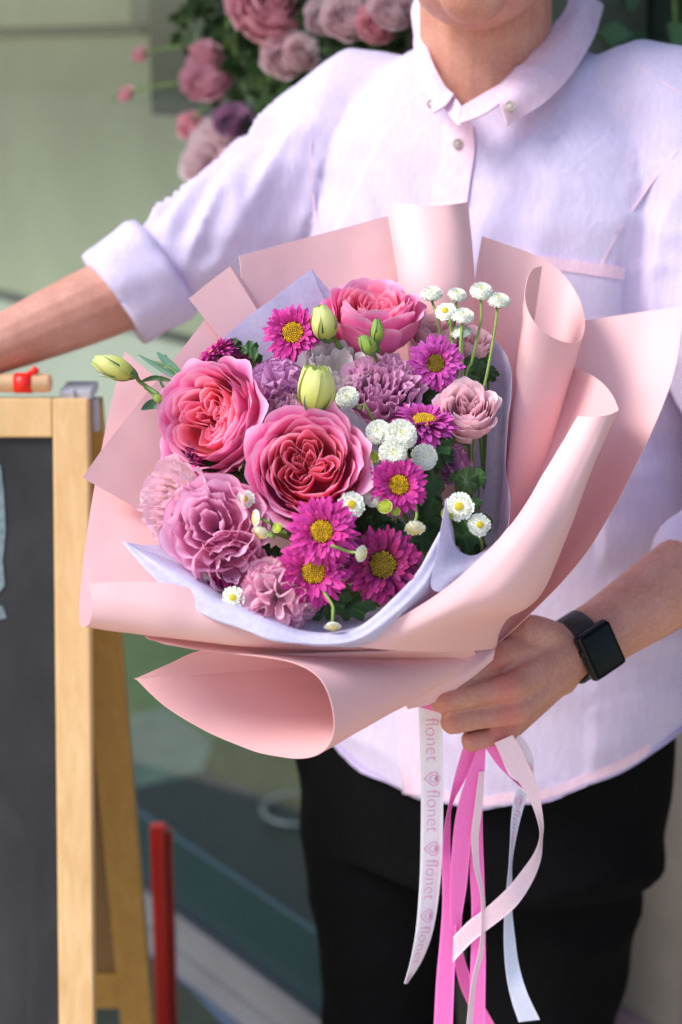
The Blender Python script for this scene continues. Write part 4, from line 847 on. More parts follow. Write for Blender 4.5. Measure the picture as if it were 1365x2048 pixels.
def aster_meshes(mat):
    if mat in AST: return AST[mat]
    out = []
    for s in range(5):
        uu, vv, uv = uvgrid(5, 9); L, wd_ = 1.0, .080 * (1 + .12 * (s - 2) / 2); w = wd_ * np.minimum(1, vv * 1.1 + .35) * np.sqrt(np.clip(1 - (np.maximum(0, vv - .62) / .395) ** 2, 0, 1)) * uu
        bend = (.10, .22, .02, -.08, .16)[s]; x = vv; z = .05 * np.abs(uu) * np.sin(vv * PI) * .6 - bend * vv ** 2 + .10 * np.sin(vv * PI * .6); y = w + .05 * (s - 2) * vv ** 2 * .5
        me = mesh('ray_petal', np.stack([x, y, z], -1).reshape(-1, 3), grid_faces(9, 5), uv.reshape(-1, 2)); me.materials.append(M[mat]); out.append(me)
    AST[mat] = out; return out
def aster(px, py, d, R, axis, roll, label, seed, mat='aster', disc='yellow_disc', disc_r=.34, layers=None):
    rnd = random.Random(seed); t = thing('aster', label, 'aster', C(px, py, d), rot_to((axis[0] + rnd.uniform(-.14, .14), axis[1] + rnd.uniform(-.12, .12), axis[2]), roll), 'magenta asters'); ms = aster_meshes(mat); eo = rnd.uniform(-.10, .14); disc_r *= rnd.uniform(.86, 1.06); skip = rnd.uniform(.02, .14)
    layers = layers or ((1.06, 38, -.06, -.12), (1.04, 38, .12, -.08), (.97, 36, .28, -.04), (.86, 32, .42, .0), (.74, 28, .58, .02), (.62, 16, .74, .03))
    for j, (ln, n, el, z) in enumerate(layers):
        for k in range(n):
            if rnd.random() < (.3 if j == len(layers) - 1 else skip): continue
            a = 2 * PI * (k + .5 * (j % 2)) / n + rnd.uniform(-.1, .1); r0 = R * disc_r * (.55 + .09 * j); L = R * ln * rnd.uniform(.86, 1.07) - r0; o = bpy.data.objects.new('ray_petal', ms[rnd.randrange(5)]); COL.objects.link(o); o.parent = t
            e = el + eo * (1 - .1 * j) + rnd.uniform(-.17, .17)
            o.matrix_local = Matrix.Translation((r0 * math.cos(a), r0 * math.sin(a), R * z)) @ Matrix.Rotation(a, 4, 'Z') @ Matrix.Rotation(-e, 4, 'Y') @ Matrix.Rotation(rnd.uniform(-.35, .35), 4, 'X') @ Matrix.Diagonal((L, R * rnd.uniform(.95, 1.2), R * .9, 1))
    rd_ = R * disc_r; mb = MB(); mb.ball((0, 0, R * .02), (rd_ * .97, rd_ * .97, rd_ * .42), 16, 8); mb.build('disc_base', 'olive_disc', t, world=False); mb = MB(); N_ = 100
    for k in range(N_):
        f = math.sqrt((k + .5) / N_); a = k * 2.399963; h = .42 * math.sqrt(max(0, 1 - (f * .97) ** 2)); c_ = np.array((f * rd_ * math.cos(a), f * rd_ * math.sin(a), R * .02 + rd_ * h)); s_ = rd_ * (.066 + .05 * f) * rnd.uniform(.8, 1.25)
        mb.ball(c_ + (0, 0, s_ * .5), (s_, s_, s_ * 1.7), 5, 3)
    mb.build('disc', disc, t, world=False)
    mb = MB(); mb.ball((0, 0, -R * .22), (R * .34, R * .34, R * .24), 12, 7); mb.build('calyx', 'calyx', t, world=False); stem_part(t, (0, 0, -R * .35), .0016); return t
FEV = {}
def button_flower(px, py, d, R, axis, label, seed, kind='white', via=None, end=None, stem_r=.0011, flat=.75, group='white button chrysanthemums'):
    rnd = random.Random(seed); t = thing('button_flower', label, 'button flower', C(px, py, d), rot_to(axis, rnd.uniform(0, 6)), group)
    N_ = {'white': 420, 'eyed': 320, 'green': 90, 'yellow': 160}[kind]; outer = 'white_floret' if kind in ('white', 'eyed') else ('cream_floret' if kind == 'yellow' else 'green_floret')
    mb = MB(); md = MB(); mb.ball((0, 0, -R * .05), (R * .86, R * .86, R * .50 * flat), 18, 10)
    for k in range(N_):
        f = (k + .5) / N_; po = math.acos(1 - 1.25 * f) if kind != 'green' else math.acos(1 - .9 * f); a = k * 2.399963 + rnd.uniform(-.15, .15)
        n_ = np.array((math.sin(po) * math.cos(a), math.sin(po) * math.sin(a), math.cos(po))); base = n_ * np.array((R * .78, R * .78, R * .5 * flat)) + (0, 0, -R * .05)
        dip = -.10 * R if f < .10 else 0; L = R * rnd.uniform(.13, .22); wd_ = R * .060; la = np.array((-math.sin(a), math.cos(a), 0)); u_ = np.cross(n_, la); tipd = n_ + u_ * rnd.uniform(-.35, .35) + la * rnd.uniform(-.3, .3); tip_ = base + tipd * L + (0, 0, dip)
        V = [base - la * wd_ * .6, base + la * wd_ * .6, tip_ + la * wd_, tip_ + u_ * wd_ * .7 + n_ * L * .15, tip_ - la * wd_]; eye = (kind in ('eyed',) and po < .62) or (kind == 'white' and f < .035)
        if kind == 'yellow' and po > 1.15: mb2 = mb
        (md if (eye or (kind in ('yellow',) and po < 1.15)) else mb).add(V, [(0, 1, 2, 3, 4)])
    if kind == 'green':
        for k in range(20):
            a = 2 * PI * k / 20; c_ = np.array((math.cos(a), math.sin(a), 0)); la = np.array((-math.sin(a), math.cos(a), 0)); md.add([c_ * R * .8 - la * R * .12, c_ * R * .8 + la * R * .12, c_ * R * 1.02 + la * R * .1 + (0, 0, R * .3), c_ * R * 1.02 - la * R * .1 + (0, 0, R * .3)], [(0, 1, 2, 3)])
    elif kind != 'white':
        for k in range(26):
            a = 2 * PI * k / 26 + rnd.uniform(-.06, .06); c_ = np.array((math.cos(a), math.sin(a), 0)); la = np.array((-math.sin(a), math.cos(a), 0)); rr = R * rnd.uniform(1.0, 1.15)
            mb.add([c_ * R * .7 - la * R * .10, c_ * R * .7 + la * R * .10, c_ * rr + la * R * .12 + (0, 0, R * .1), c_ * rr * 1.05 + (0, 0, R * .12), c_ * rr - la * R * .12 + (0, 0, R * .1)], [(0, 1, 2, 3, 4)])
    if kind == 'eyed':
        md = MB(); md.ball((0, 0, R * .40 * flat), (R * .36, R * .36, R * .20), 12, 8)
        for k in range(40):
            f = math.sqrt((k + .5) / 40); a = k * 2.399963; md.ball((R * .36 * f * math.cos(a), R * .36 * f * math.sin(a), R * .40 * flat + R * .20 * math.sqrt(1 - f * f * .9)), R * .05, 5, 3)
    f1 = mb.build('florets', outer if kind != 'yellow' else 'white_floret', t, world=False); f1['kind'] = 'stuff'
    if md.n: f2 = md.build('centre', 'cream_floret' if kind in ('white', 'green') else 'eye_floret', t, world=False); f2['kind'] = 'stuff'
    mb = MB(); mb.tube([(0, 0, -R * .62), (0, 0, -R * .5), (0, 0, -R * .25), (0, 0, -R * .02)], [R * .12, R * .45, R * .78, R * .84], 14); mb.build('calyx', 'calyx', t, world=False)
    stem_part(t, (0, 0, -R * .55), stem_r, 'stem_pale', via, end); return t
def bud(px, py, d, L, R, axis, roll, label, seed, mat='bud', via=None, end=None, sep=5, sepL=.7, opened=0.0, sm='leaf_blue', stem_r=.0017, name='lisianthus_bud', group='green lisianthus buds'):
    rnd = random.Random(seed); t = thing(name, label, 'flower bud', C(px, py, d), rot_to(axis, roll), group)
    for k in range(5):          # spirally wrapped petals
        uu, vv, uv = uvgrid(11, 16); th0 = 2 * PI * k / 5; prof = np.sin(np.clip(vv, 0, 1) ** .85 * PI * (.93 - .22 * opened)) ** .62 * (1 - .12 * vv)
        r = R * prof * (1 + .10 * uu) + R * .04; th = th0 + uu * .82 + 1.1 * vv * (1 - opened) + .0; z = -L * .5 + L * vv * (1 - .05 * np.abs(uu)) * (1 + .03 * rnd.uniform(-1, 1)); z = z + opened * R * .14 * np.sin(uu * 7 + k) * vv ** 4
        gridpart('petal', np.stack([r * np.cos(th), r * np.sin(th), z], -1), mat, t, uv)
    mb = MB(); mb.tube([(0, 0, -L * .56), (0, 0, -L * .50), (0, 0, -L * .40)], [stem_r * 1.2, R * .42, R * .62], 12); mb.build('calyx', 'calyx', t, world=False)
    for k in range(sep):
        a = 2 * PI * k / sep + .2; uu, vv, uv = uvgrid(3, 10); w = R * .13 * (1 - vv ** 1.3) * uu; rr = R * (.52 + .60 * np.sin(vv * PI * .62)) + R * .25 * vv ** 3 * rnd.uniform(-.2, 1.5); zz = -L * .46 + L * sepL * vv; a2 = a + .35 * vv
        gridpart('sepal', np.stack([rr * np.cos(a2) - w * np.sin(a2), rr * np.sin(a2) + w * np.cos(a2), zz], -1), sm, t, uv)
    stem_part(t, (0, 0, -L * .54), stem_r, 'stem', via, end); return t
def blade(P, wd_, name, mat, parent=None, label=None, cat=None, group=None, curl=.25):
    """a narrow leaf along a curve, with a folded midrib"""
    n = 14; Q = cat_rom(P, n); T, N, B = frames(Q); side = np.cross(T, CF); side /= np.linalg.norm(side, axis=1)[:, None] + 1e-9; up_ = np.cross(side, T); v = np.linspace(0, 1, n); w = wd_ * np.sin(np.clip(v * .92 + .08, 0, 1) * PI) ** .7
    G = np.stack([Q + side * (w * k)[:, None] + up_ * (curl * w * abs(k))[:, None] for k in (-1, -.5, 0, .5, 1)], 1); uv = np.stack(np.meshgrid(np.linspace(0, 1, 5), v), -1)
    if parent is not None: return part(name, G.reshape(-1, 3), grid_faces(n, 5), mat, parent, uv.reshape(-1, 2))
    return single(name, G.reshape(-1, 3), grid_faces(n, 5), mat, label, cat, group, uv=uv.reshape(-1, 2))
def lobed(c, axis, up_, size, seed, parent, name='leaf', mat='leaf'):
    """feverfew leaf: pinnate rounded lobes round a midrib"""
    rnd = random.Random(seed); n_ = np.array(camdir(axis)); u = np.array(camdir(up_)); u = u - n_ * np.dot(u, n_); u /= np.linalg.norm(u); s_ = np.cross(u, n_); K = 54; V, uv = [np.zeros(3)], [(.5, .2)]
    for r_ in (.5, 1.0):
        for k in range(K):
            a = 2 * PI * k / K; ex = 1 + .55 * max(0, math.cos(a)); lob = .74 + .26 * abs(math.sin(a * 3.5 + .4)) ** .6 + .05 * math.sin(a * 17); R_ = size * .5 * ex * (lob if r_ == 1 else .9) * r_
            V.append(u * (R_ * math.cos(a)) + s_ * (R_ * math.sin(a) * .8) + n_ * size * (.10 * math.cos(a * 7) * r_ ** 2 - .25 * r_ ** 2 + .06 * math.sin(a * 2 + seed))); uv.append((.5 + .5 * math.sin(a) * r_, .5 + .5 * math.cos(a) * r_))
    F = [(0, 1 + k, 1 + (k + 1) % K) for k in range(K)] + [(1 + k, 1 + K + k, 1 + K + (k + 1) % K, 1 + (k + 1) % K) for k in range(K)]
    return part(name, np.array(V) + c, F, mat, parent, np.array(uv))

# ------------------------------------------------------------------ the flowers
rose(432, 842, dd(432, 842) + .012, .0415, (-.50, .18, .84), .3, 'large pink garden rose at left, coral heart turned to the left', 11, outer=7)
rose(616, 938, dd(616, 938) + .006, .0408, (-.02, .24, .97), 1.1, 'largest pink garden rose in the middle of the bouquet', 23, outer=8)
rose(745, 636, dd(745, 636) + .018, .0350, (.05, .82, .57), 2.0, 'pink garden rose at the top, seen from the side', 37, outer=7, tall=1.1)
rose(935, 826, dd(935, 824) + .008, .0215, (-.05, .45, .89), .4, 'small pale pink rose at the right edge above the green leaves', 41, 'spray_rose', 'spray_rose', outer=5, tall=1.5, name='spray_rose', group='pale pink spray roses', quart=3, nest=3)
rose(868, 668, dd(868, 668) + .045, .020, (.1, .7, .7), .9, 'pale pink rose half hidden behind the violet aster at upper right', 43, 'spray_rose', 'spray_rose', outer=5, tall=1.2, name='spray_rose', group='pale pink spray roses', quart=3, nest=3)
rose(945, 690, dd(945, 690) + .05, .015, (.1, .7, .7), .2, 'small pink rose behind the tall white button flowers', 47, 'spray_rose', 'spray_rose', outer=5, tall=1.2, name='spray_rose', group='pale pink spray roses', quart=3, nest=2)
LAY = ((1.12, .06, 5, .80), (.92, .36, 6, .66), (.74, .50, 6, .66), (.56, .56, 5, .72), (.38, .60, 5, .74), (.20, .60, 4, .8))
ruffled(462, 1128, dd(462, 1128) + .012, .0225, (.25, -.35, .9), .9, 'smooth-petalled pink lisianthus under the big ruffled one', 52, 'lisi', ((1.15, .2, 4, .95), (.8, .45, 4, .8), (.5, .5, 4, .8)), wav=.05, wk=5)
ruffled(428, 1048, dd(428, 1048) + .002, .0295, (-.12, .22, .96), .5, 'big ruffled orchid pink lisianthus at lower left below the left rose', 51, 'lisi', ((1.12, .12, 5, .88), (.92, .40, 5, .80), (.72, .52, 5, .80), (.50, .57, 4, .86), (.27, .58, 3, .95)), wav=.085, wk=5.5)
ruffled(342, 1002, dd(342, 1002) + .008, .0255, (-.62, .08, .78), .2, 'pale cream and pink lisianthus at the far left edge', 53, 'lisi_pale', LAY, wav=.12)
ruffled(762, 776, dd(762, 776) + .020, .0270, (.05, .45, .89), 1.2, 'mauve ruffled lisianthus below the top rose', 57, 'lisi_mauve', LAY, wav=.12, wk=10)
ruffled(672, 745, dd(672, 745) + .028, .025, (.1, .75, .65), .1, 'greenish white lisianthus opening between the two green buds', 59, 'lisi_white', ((1.0, .55, 5, .8), (.8, .62, 5, .7), (.55, .6, 4, .8)), wav=.08)
ruffled(576, 832, dd(576, 832) + .035, .022, (-.1, .5, .85), .8, 'dusky pale ruffled bloom wedged between the two big roses', 61, 'lisi_pale', LAY, wav=.12)
carnation(555, 1192, dd(555, 1192) + .010, .0330, (.05, .05, .99), .4, 'pink carnation edged in magenta at the bottom front', 63)
carnation(552, 765, dd(552, 765) + .022, .026, (-.05, .35, .93), 1.0, 'violet carnation with purple edges right of the left rose', 67, 'carnation_violet')
carnation(905, 925, dd(905, 925) + .055, .019, (.2, .2, .9), 1.0, 'violet carnation mostly hidden behind the right-hand leaves', 69, 'carnation_violet', n=26)
aster(587, 666, dd(587, 666) + .004, .0240, (-.08, .10, .99), 0, 'magenta aster against the lavender tissue at upper left', 71)
aster(872, 728, dd(872, 728) + .006, .0225, (.05, .12, .99), 1, 'violet pink aster under the tall white button flowers', 73, 'aster_violet', 'olive_disc')
aster(848, 845, dd(848, 845) + .010, .0265, (.05, .84, .53), 2, 'violet pink aster seen edge-on left of the small pale rose', 75, 'aster_violet')
aster(797, 971, dd(797, 971) - .004, .0225, (.10, .22, .97), 3, 'magenta pink aster below the white button flower cluster', 77)
aster(645, 1063, dd(645, 1063) - .012, .0258, (-.02, .10, .99), 4, 'bright magenta aster in front of the largest rose', 79, 'aster', 'yellow_disc', .36)
aster(628, 1143, dd(628, 1143) + .008, .0265, (-.05, -.02, 1), 5, 'magenta aster tucked below the bright front aster', 81, 'aster', 'yellow_disc', .36)
aster(766, 1130, dd(766, 1130) + .010, .0290, (.02, .06, 1), 6, 'deep purple magenta aster at the lower right by the tissue', 83, 'aster_dark', 'olive_disc', .37)
aster(432, 705, dd(432, 705) + .040, .0185, (-.55, .8, .2), 7, 'magenta aster peeking out above the left rose', 85, 'aster')
aster(474, 718, dd(474, 718) + .044, .0155, (.2, .95, .2), 8, 'small dark aster beside the leaves above the left rose', 87, 'aster_dark')
aster(378, 926, dd(378, 926) + .028, .0165, (-.75, -.3, .55), 9, 'dark purple aster tucked under the left rose', 89, 'aster_dark')
aster(448, 1186, dd(448, 1186) + .022, .0150, (-.3, -.5, .8), 10, 'dark purple aster low at the tissue rim beside the carnation', 91, 'aster_dark')
# white button flowers
bf = button_flower; w_ = lambda L: [C(x, y, dd(x, y) + o) for x, y, o in L]
bf(863, 588, dd(863, 588) - .004, .0098, (-.05, .80, .6), 'white button flower, leftmost of the tall cluster at upper right', 101, via=w_([(872, 625, .0), (880, 665, .010), (890, 760, .03)]))
bf(915, 590, dd(915, 590) + .004, .0085, (.12, .74, .66), 'small white button flower second from left in the tall cluster', 103, 'white', via=w_([(912, 630, .008), (905, 690, .014), (905, 780, .03)]))
bf(963, 582, dd(963, 582) + .004, .0098, (.05, .62, .78), 'white button flower at the very top of the tall cluster', 105, via=w_([(962, 640, .006), (945, 720, .012), (930, 800, .03)]))
bf(998, 601, dd(998, 601) + .006, .0102, (.15, .78, .6), 'white button flower, rightmost of the tall cluster', 107, 'white', via=w_([(990, 660, .008), (972, 760, .014), (950, 850, .04)]))
bf(892, 624, dd(892, 624) - .006, .0080, (-.25, .45, .86), 'yellow-eyed button flower in the middle of the tall cluster', 109, 'eyed', via=w_([(898, 650, .0), (905, 690, .016)]))
bf(927, 632, dd(927, 632) - .008, .0096, (.05, .74, .66), 'white button flower low in the middle of the tall cluster', 111, via=w_([(922, 680, -.004), (918, 760, .008), (915, 820, .03)]))
bf(922, 664, dd(922, 664) + .004, .0094, (-.1, .84, .5), 'white button flower, lowest of the tall cluster, behind a stem', 113, via=w_([(925, 700, .012)]))
bf(695, 795, dd(695, 795) - .004, .0096, (-.2, .25, .95), 'lone white button flower on a bent stem above the largest rose', 115, via=w_([(720, 818, .0), (752, 850, .012)]))
bf(757, 864, dd(757, 864) - .006, .0102, (-.15, .2, .97), 'white button flower, left one of the clustered trio', 117)
bf(802, 870, dd(802, 870) - .020, .0128, (.02, .22, .97), 'biggest white button flower, on top of the clustered trio', 119, flat=.95)
bf(786, 906, dd(786, 906) - .014, .0112, (-.05, .05, 1), 'white button flower at the bottom of the clustered trio', 121, flat=.85)
bf(849, 914, dd(849, 914) + .004, .0108, (.15, .15, .97), 'white button flower half covered by a leaf right of the trio', 123)
bf(743, 916, dd(743, 916) - .004, .0064, (.1, .55, .83), 'lime green button bud below the clustered trio', 125, 'green')
bf(750, 990, dd(750, 990) + .004, .0098, (-.2, .1, .97), 'white button flower left of the magenta pink aster', 127)
bf(703, 1010, dd(703, 1010) - .004, .0094, (.1, .2, .97), 'yellow-eyed button flower at the lower right of the largest rose', 129, 'eyed')
bf(770, 1013, dd(770, 1013) - .002, .0058, (-.05, .2, .98), 'lime green button bud under the magenta pink aster', 131, 'green')
bf(791, 1023, dd(791, 1023) + .002, .0038, (.05, .2, .98), 'tiny green button bud beside the lime green one', 133, 'green')
bf(830, 1055, dd(830, 1055) - .004, .0072, (.0, -.72, .69), 'small cream button flower hanging downwards above the dark aster', 135, 'yellow', via=w_([(834, 1030, .0), (838, 1000, .02)]))
bf(919, 1013, dd(919, 1013) - .004, .0100, (-.12, .05, .99), 'yellow-eyed white button flower beside the tissue spike', 137, 'eyed', via=w_([(940, 1060, .006), (965, 1095, .02)]))
bf(958, 1050, dd(958, 1050) - .002, .0082, (.25, .1, .96), 'yellow-eyed button flower lowest at the right tissue wall', 139, 'eyed', via=w_([(935, 1042, .01), (925, 1020, .03)]))
bf(897, 1028, dd(897, 1028) + .002, .0054, (-.3, .1, .95), 'lime green button bud behind the tissue spike', 141, 'green')
bf(492, 998, dd(492, 998) - .002, .0064, (-.15, .0, .99), 'yellow-green button flower between the lisianthus and the largest rose', 143, 'eyed')
bf(513, 1036, dd(513, 1036) - .008, .0058, (-.85, .05, .5), 'small cream button flower turned left on a thin stalk', 145, 'yellow', via=w_([(540, 1046, -.004), (575, 1062, .02)]))
bf(521, 1064, dd(521, 1064) + .0, .0060, (-.3, -.6, .7), 'pale button flower drooping beside the big lisianthus', 147, 'yellow', via=w_([(548, 1076, .0), (580, 1078, .02)]))
bf(556, 1056, dd(556, 1056) - .004, .0042, (-.5, .3, .8), 'tiny green button bud left of the bright front aster', 149, 'green', via=w_([(575, 1066, .0), (590, 1080, .02)]))
bf(722, 1107, dd(722, 1107) - .018, .0056, (.72, -.15, .66), 'small yellow button bud poking out between two asters', 151, 'yellow', via=w_([(700, 1104, -.012), (680, 1103, .0)]))
bf(467, 1195, dd(467, 1195) + .002, .0078, (-.1, .05, .99), 'yellow-eyed button flower under the big lisianthus', 153, 'eyed')
bf(666, 1252, dd(666, 1252) - .002, .0058, (.05, -.85, .45), 'small button flower hanging over the front tissue rim', 155, 'yellow', via=w_([(667, 1215, .0), (670, 1170, .03)]))
bf(507, 932, dd(507, 932) + .01, .0046, (-.2, .6, .75), 'tiny lime bud between the left rose and the largest rose', 157, 'green')
bf(406, 1163, dd(406, 1163) + .02, .0070, (-.4, -.3, .85), 'cream button flower showing under the left lisianthus petals', 159, 'eyed')
# buds
bud(228, 735, dd(300, 780) - .004, .036, .0092, (-.93, .34, .15), .2, 'long pale green bud sticking out furthest left over the easel', 161, via=w_([(282, 765, .0), (330, 798, .004), (400, 850, .03)]), sepL=.85)
bud(648, 646, dd(648, 646) - .010, .030, .0108, (-.22, .93, .3), .5, 'plump lime bud in front of the top rose at its left', 163, via=w_([(668, 682, .012), (690, 716, .03)]))
bud(633, 781, dd(633, 781) - .034, .0380, .0142, (.02, .95, .32), .9, 'cream green bud standing upright above the largest rose', 165, sepL=.5, opened=.55)
bud(735, 690, dd(735, 690) - .016, .0185, .0062, (-.55, .80, .22), .2, 'small green bud leaning left in front of the top rose', 167, 'bud_small', via=w_([(752, 716, .008), (758, 745, .02)]), sep=4, sepL=.95, stem_r=.0013)
bud(755, 662, dd(755, 662) - .016, .0200, .0056, (-.05, .98, .2), .4, 'small pointed green bud standing upright in front of the top rose', 169, 'bud_small', via=w_([(760, 705, .006), (762, 750, .02)]), sep=4, sepL=1.0, stem_r=.0013)
bud(672, 806, dd(672, 806) + .006, .016, .0038, (.1, .97, .2), .1, 'thin green bud beside the cream green one', 171, 'bud_small', sep=4, sepL=1.0, stem_r=.001)
bud(318, 797, dd(330, 800) + .002, .010, .0035, (.85, -.5, .2), .3, 'tiny green bud on the leaning stalk left of the left rose', 173, 'bud_small', via=w_([(308, 790, .004), (290, 775, .004)]), end=False, sep=3, sepL=.9, stem_r=.0009)
# leafy sprigs
sp = thing('lisianthus_sprig', 'narrow blue-green leaves with slim buds left of the left rose', 'leaf sprig', C(350, 790, dd(350, 790) + .01), None, 'green leafy sprigs')
o_ = .006
blade(w_([(368, 760, o_), (345, 735, o_), (313, 703, o_ - .006)]), .0040, 'leaf', 'leaf_blue', sp); blade(w_([(360, 758, o_), (330, 742, o_), (274, 708, o_)]), .0024, 'leaf', 'leaf_blue', sp)
blade(w_([(345, 762, o_), (310, 756, o_ + .002), (280, 764, o_)]), .0022, 'leaf', 'leaf', sp); blade(w_([(338, 815, o_), (308, 808, o_), (282, 820, o_ - .006)]), .0042, 'leaf', 'leaf_blue', sp)
blade(w_([(355, 752, o_), (336, 730, o_), (332, 708, o_)]), .0018, 'leaf', 'leaf', sp); blade(w_([(340, 790, o_), (325, 770, o_), (318, 752, o_)]), .0012, 'leaf', 'leaf', sp)
mb = MB(); mb.tube(cat_rom(w_([(420, 820, .03), (370, 765, o_), (340, 735, o_), (300, 722, o_)]), 12), .0012, 8); mb.build('stem', 'stem', sp)
SPR = [('lobed green leaves at the foot of the tall white button flowers', [(955, 735, .045, .020), (938, 760, .045, .018), (975, 745, .05, .018), (962, 712, .05, .014)]),
       ('lobed green leaves by the right tissue wall above the yellow-eyed flowers', [(935, 962, .012, .019), (958, 955, .014, .012), (922, 950, .018, .014), (946, 1000, .016, .010)]),
       ('dark lobed leaves in the gap right of the magenta pink aster', [(868, 985, .02, .028), (850, 1030, .03, .024), (885, 1040, .032, .026), (838, 940, .016, .018), (870, 960, .035, .026), (846, 1075, .034, .024)]),
       ('dark leaves under the right-hand tissue bowl', [(930, 1070, .024, .024), (960, 1085, .03, .020), (905, 1060, .03, .022), (945, 1030, .032, .022)]),
       ('dark leaves between the largest rose and the deep purple aster', [(720, 1040, .03, .022), (745, 1050, .03, .022), (780, 1055, .034, .022), (700, 1060, .03, .02), (760, 1030, .02, .014), (810, 1060, .03, .02)]),
       ('dark leaves under the edge-on aster', [(825, 880, .02, .022), (862, 890, .012, .018), (890, 880, .02, .016), (838, 900, .008, .012), (880, 905, .03, .02)]),
       ('dark leaves in the gap below the mauve lisianthus', [(820, 800, .03, .020), (850, 795, .035, .022), (885, 790, .04, .02), (830, 770, .04, .02)]),
       ('small dark leaves above the left rose beside the dark aster', [(497, 705, .042, .014), (508, 728, .042, .016), (470, 695, .045, .012), (515, 745, .045, .014)]),
       ('dark leaves in the gap between the left rose and the lisianthus', [(455, 960, .03, .022), (480, 975, .032, .018), (430, 950, .035, .02), (500, 960, .03, .018), (510, 1000, .034, .02)]),
       ('dark leaves at the bottom behind the carnation and asters', [(620, 1215, .03, .022), (655, 1205, .03, .022), (700, 1210, .035, .022), (530, 1130, .035, .02), (510, 1100, .035, .02), (590, 1110, .035, .02)])]
for i, (lab, lv) in enumerate(SPR):
    x0, y0, o0, _ = lv[0]; sp = thing('feverfew_sprig', lab, 'leaf sprig', C(x0, y0, dd(x0, y0) + o0 + .01), None, 'green leafy sprigs'); rnd = random.Random(300 + i)
    for j, (x, y, o, s_) in enumerate(lv):
        lobed(C(x, y, dd(x, y) + o), (rnd.uniform(-.5, .5), rnd.uniform(-.2, .6), .8), (rnd.uniform(-.8, .8), rnd.uniform(-.2, 1), .1), s_ * 1.15, 300 + i * 10 + j, sp)
        mb = MB(); mb.tube(cat_rom([C(x, y, dd(x, y) + o + .002), C(x * .7 + x0 * .3 + 8, y * .7 + y0 * .3 + 22, dd(x, y) + o + .012), GRIP * .35 + C(x0, y0, dd(x0, y0) + o0) * .65], 8), .0010, 6); mb.build('leaf_stalk', 'stem', sp)

# ------------------------------------------------------------------ ribbons
def px4(p): return (780 + p[0] / 3.065, 1380 + p[1] / 3.065)
def ribbon(L, R, mat, label, Y=1.36, dY=None, n=60, text=None, conv=True):
    L = [px4(p) for p in L] if conv else L; R = [px4(p) for p in R] if conv else R; m = len(L)
    dy = dY or [0.0] * m; yl = [Y + (k if not isinstance(k, tuple) else k[0]) for k in dy]; yr = [Y + (k if not isinstance(k, tuple) else k[1]) for k in dy]
    P = [W(x, y, q) for (x, y), q in zip(L, yl)]; Q = [W(x, y, q) for (x, y), q in zip(R, yr)]
    Lc, Rc = cat_rom(P, n), cat_rom(Q, n); G = np.stack([Lc * (1 - k) + Rc * k for k in np.linspace(0, 1, 7)], 1)
    dr = np.gradient(G, axis=0); dc = np.gradient(G, axis=1); N = np.cross(dc, dr); N /= np.linalg.norm(N, axis=2)[..., None] + 1e-12; th = .00025
    A, B = (G + N * th).reshape(-1, 3), (G - N * th).reshape(-1, 3); nn = n * 7; F = grid_faces(n, 7) + grid_faces(n, 7, nn, True)
    for i in range(n - 1):
        for c_ in (0, 6): F.append((i * 7 + c_, (i + 1) * 7 + c_, nn + (i + 1) * 7 + c_, nn + i * 7 + c_))
    o = single('ribbon', np.vstack([A, B]), F, mat, label, 'ribbon', 'ribbons tied under the hand')
    return o, Lc, Rc
def text_polys(s, size):
    cu = bpy.data.curves.new('t', 'FONT'); cu.body = s; cu.size = size; cu.resolution_u = 4; cu.offset = -0.022 * size; ob = bpy.data.objects.new('t', cu); COL.objects.link(ob); bpy.context.view_layer.update()
    dg = bpy.context.evaluated_depsgraph_get(); me = ob.evaluated_get(dg).to_mesh(); V = np.array([v.co[:] for v in me.vertices]); F = [tuple(p.vertices) for p in me.polygons]; bpy.data.objects.remove(ob); return V, F
def logo_polys(s):
    """open tulip-heart emblem drawn as thin bands"""
    V, F = [], []
    def band(P, w):
        P = np.array(P, float); T = np.gradient(P, axis=0); T /= np.linalg.norm(T, axis=1)[:, None] + 1e-9; Nn = np.stack([-T[:, 1], T[:, 0]], 1); o = len(V)
        for p, n_ in zip(P, Nn): V.append((*(p - n_ * w / 2), 0)); V.append((*(p + n_ * w / 2), 0))
        for i in range(len(P) - 1): F.append((o + 2 * i, o + 2 * i + 1, o + 2 * i + 3, o + 2 * i + 2))
    t_ = np.linspace(0, 2 * PI, 40)
    hx = lambda k, a=1: np.stack([a * .42 * k * np.sin(t_) ** 3, k * (.36 * np.cos(t_) - .14 * np.cos(2 * t_) - .055 * np.cos(3 * t_))], 1)
    band(hx(1.15) + (.5, .42), .05); band(hx(.62) + (.5, .48), .045)
    band([(.5, .62), (.42, .74), (.30, .92)], .045); band([(.5, .62), (.58, .74), (.70, .92)], .045); band([(.5, .60), (.5, .8), (.5, .97)], .045)
    return np.array(V) * s, F
def print_on(o, Lc, Rc, items):
    """items: (verts2d, faces, start along the ribbon in m, offset across 0..1 of width)"""
    cen = (Lc + Rc) / 2; s = np.concatenate([[0], np.cumsum(np.linalg.norm(np.diff(cen, axis=0), axis=1))]); mb = MB()
    for V2, F2, s0, t0, wd_ in items:
        ss = s0 + V2[:, 0]; ok = ss.max() < s[-1]; 
        if not ok: 
            keep = [f for f in F2 if max(ss[list(f)]) < s[-1]]; F2 = keep
        Lp = np.stack([np.interp(ss, s, Lc[:, i]) for i in range(3)], 1); Rp = np.stack([np.interp(ss, s, Rc[:, i]) for i in range(3)], 1); tt = (t0 + V2[:, 1] / wd_)[:, None]
        mb.add(Lp * (1 - tt) + Rp * tt + CF * .0009, F2)
    lt = mb.build('lettering', 'ribbon_ink', o, smooth=False); return lt
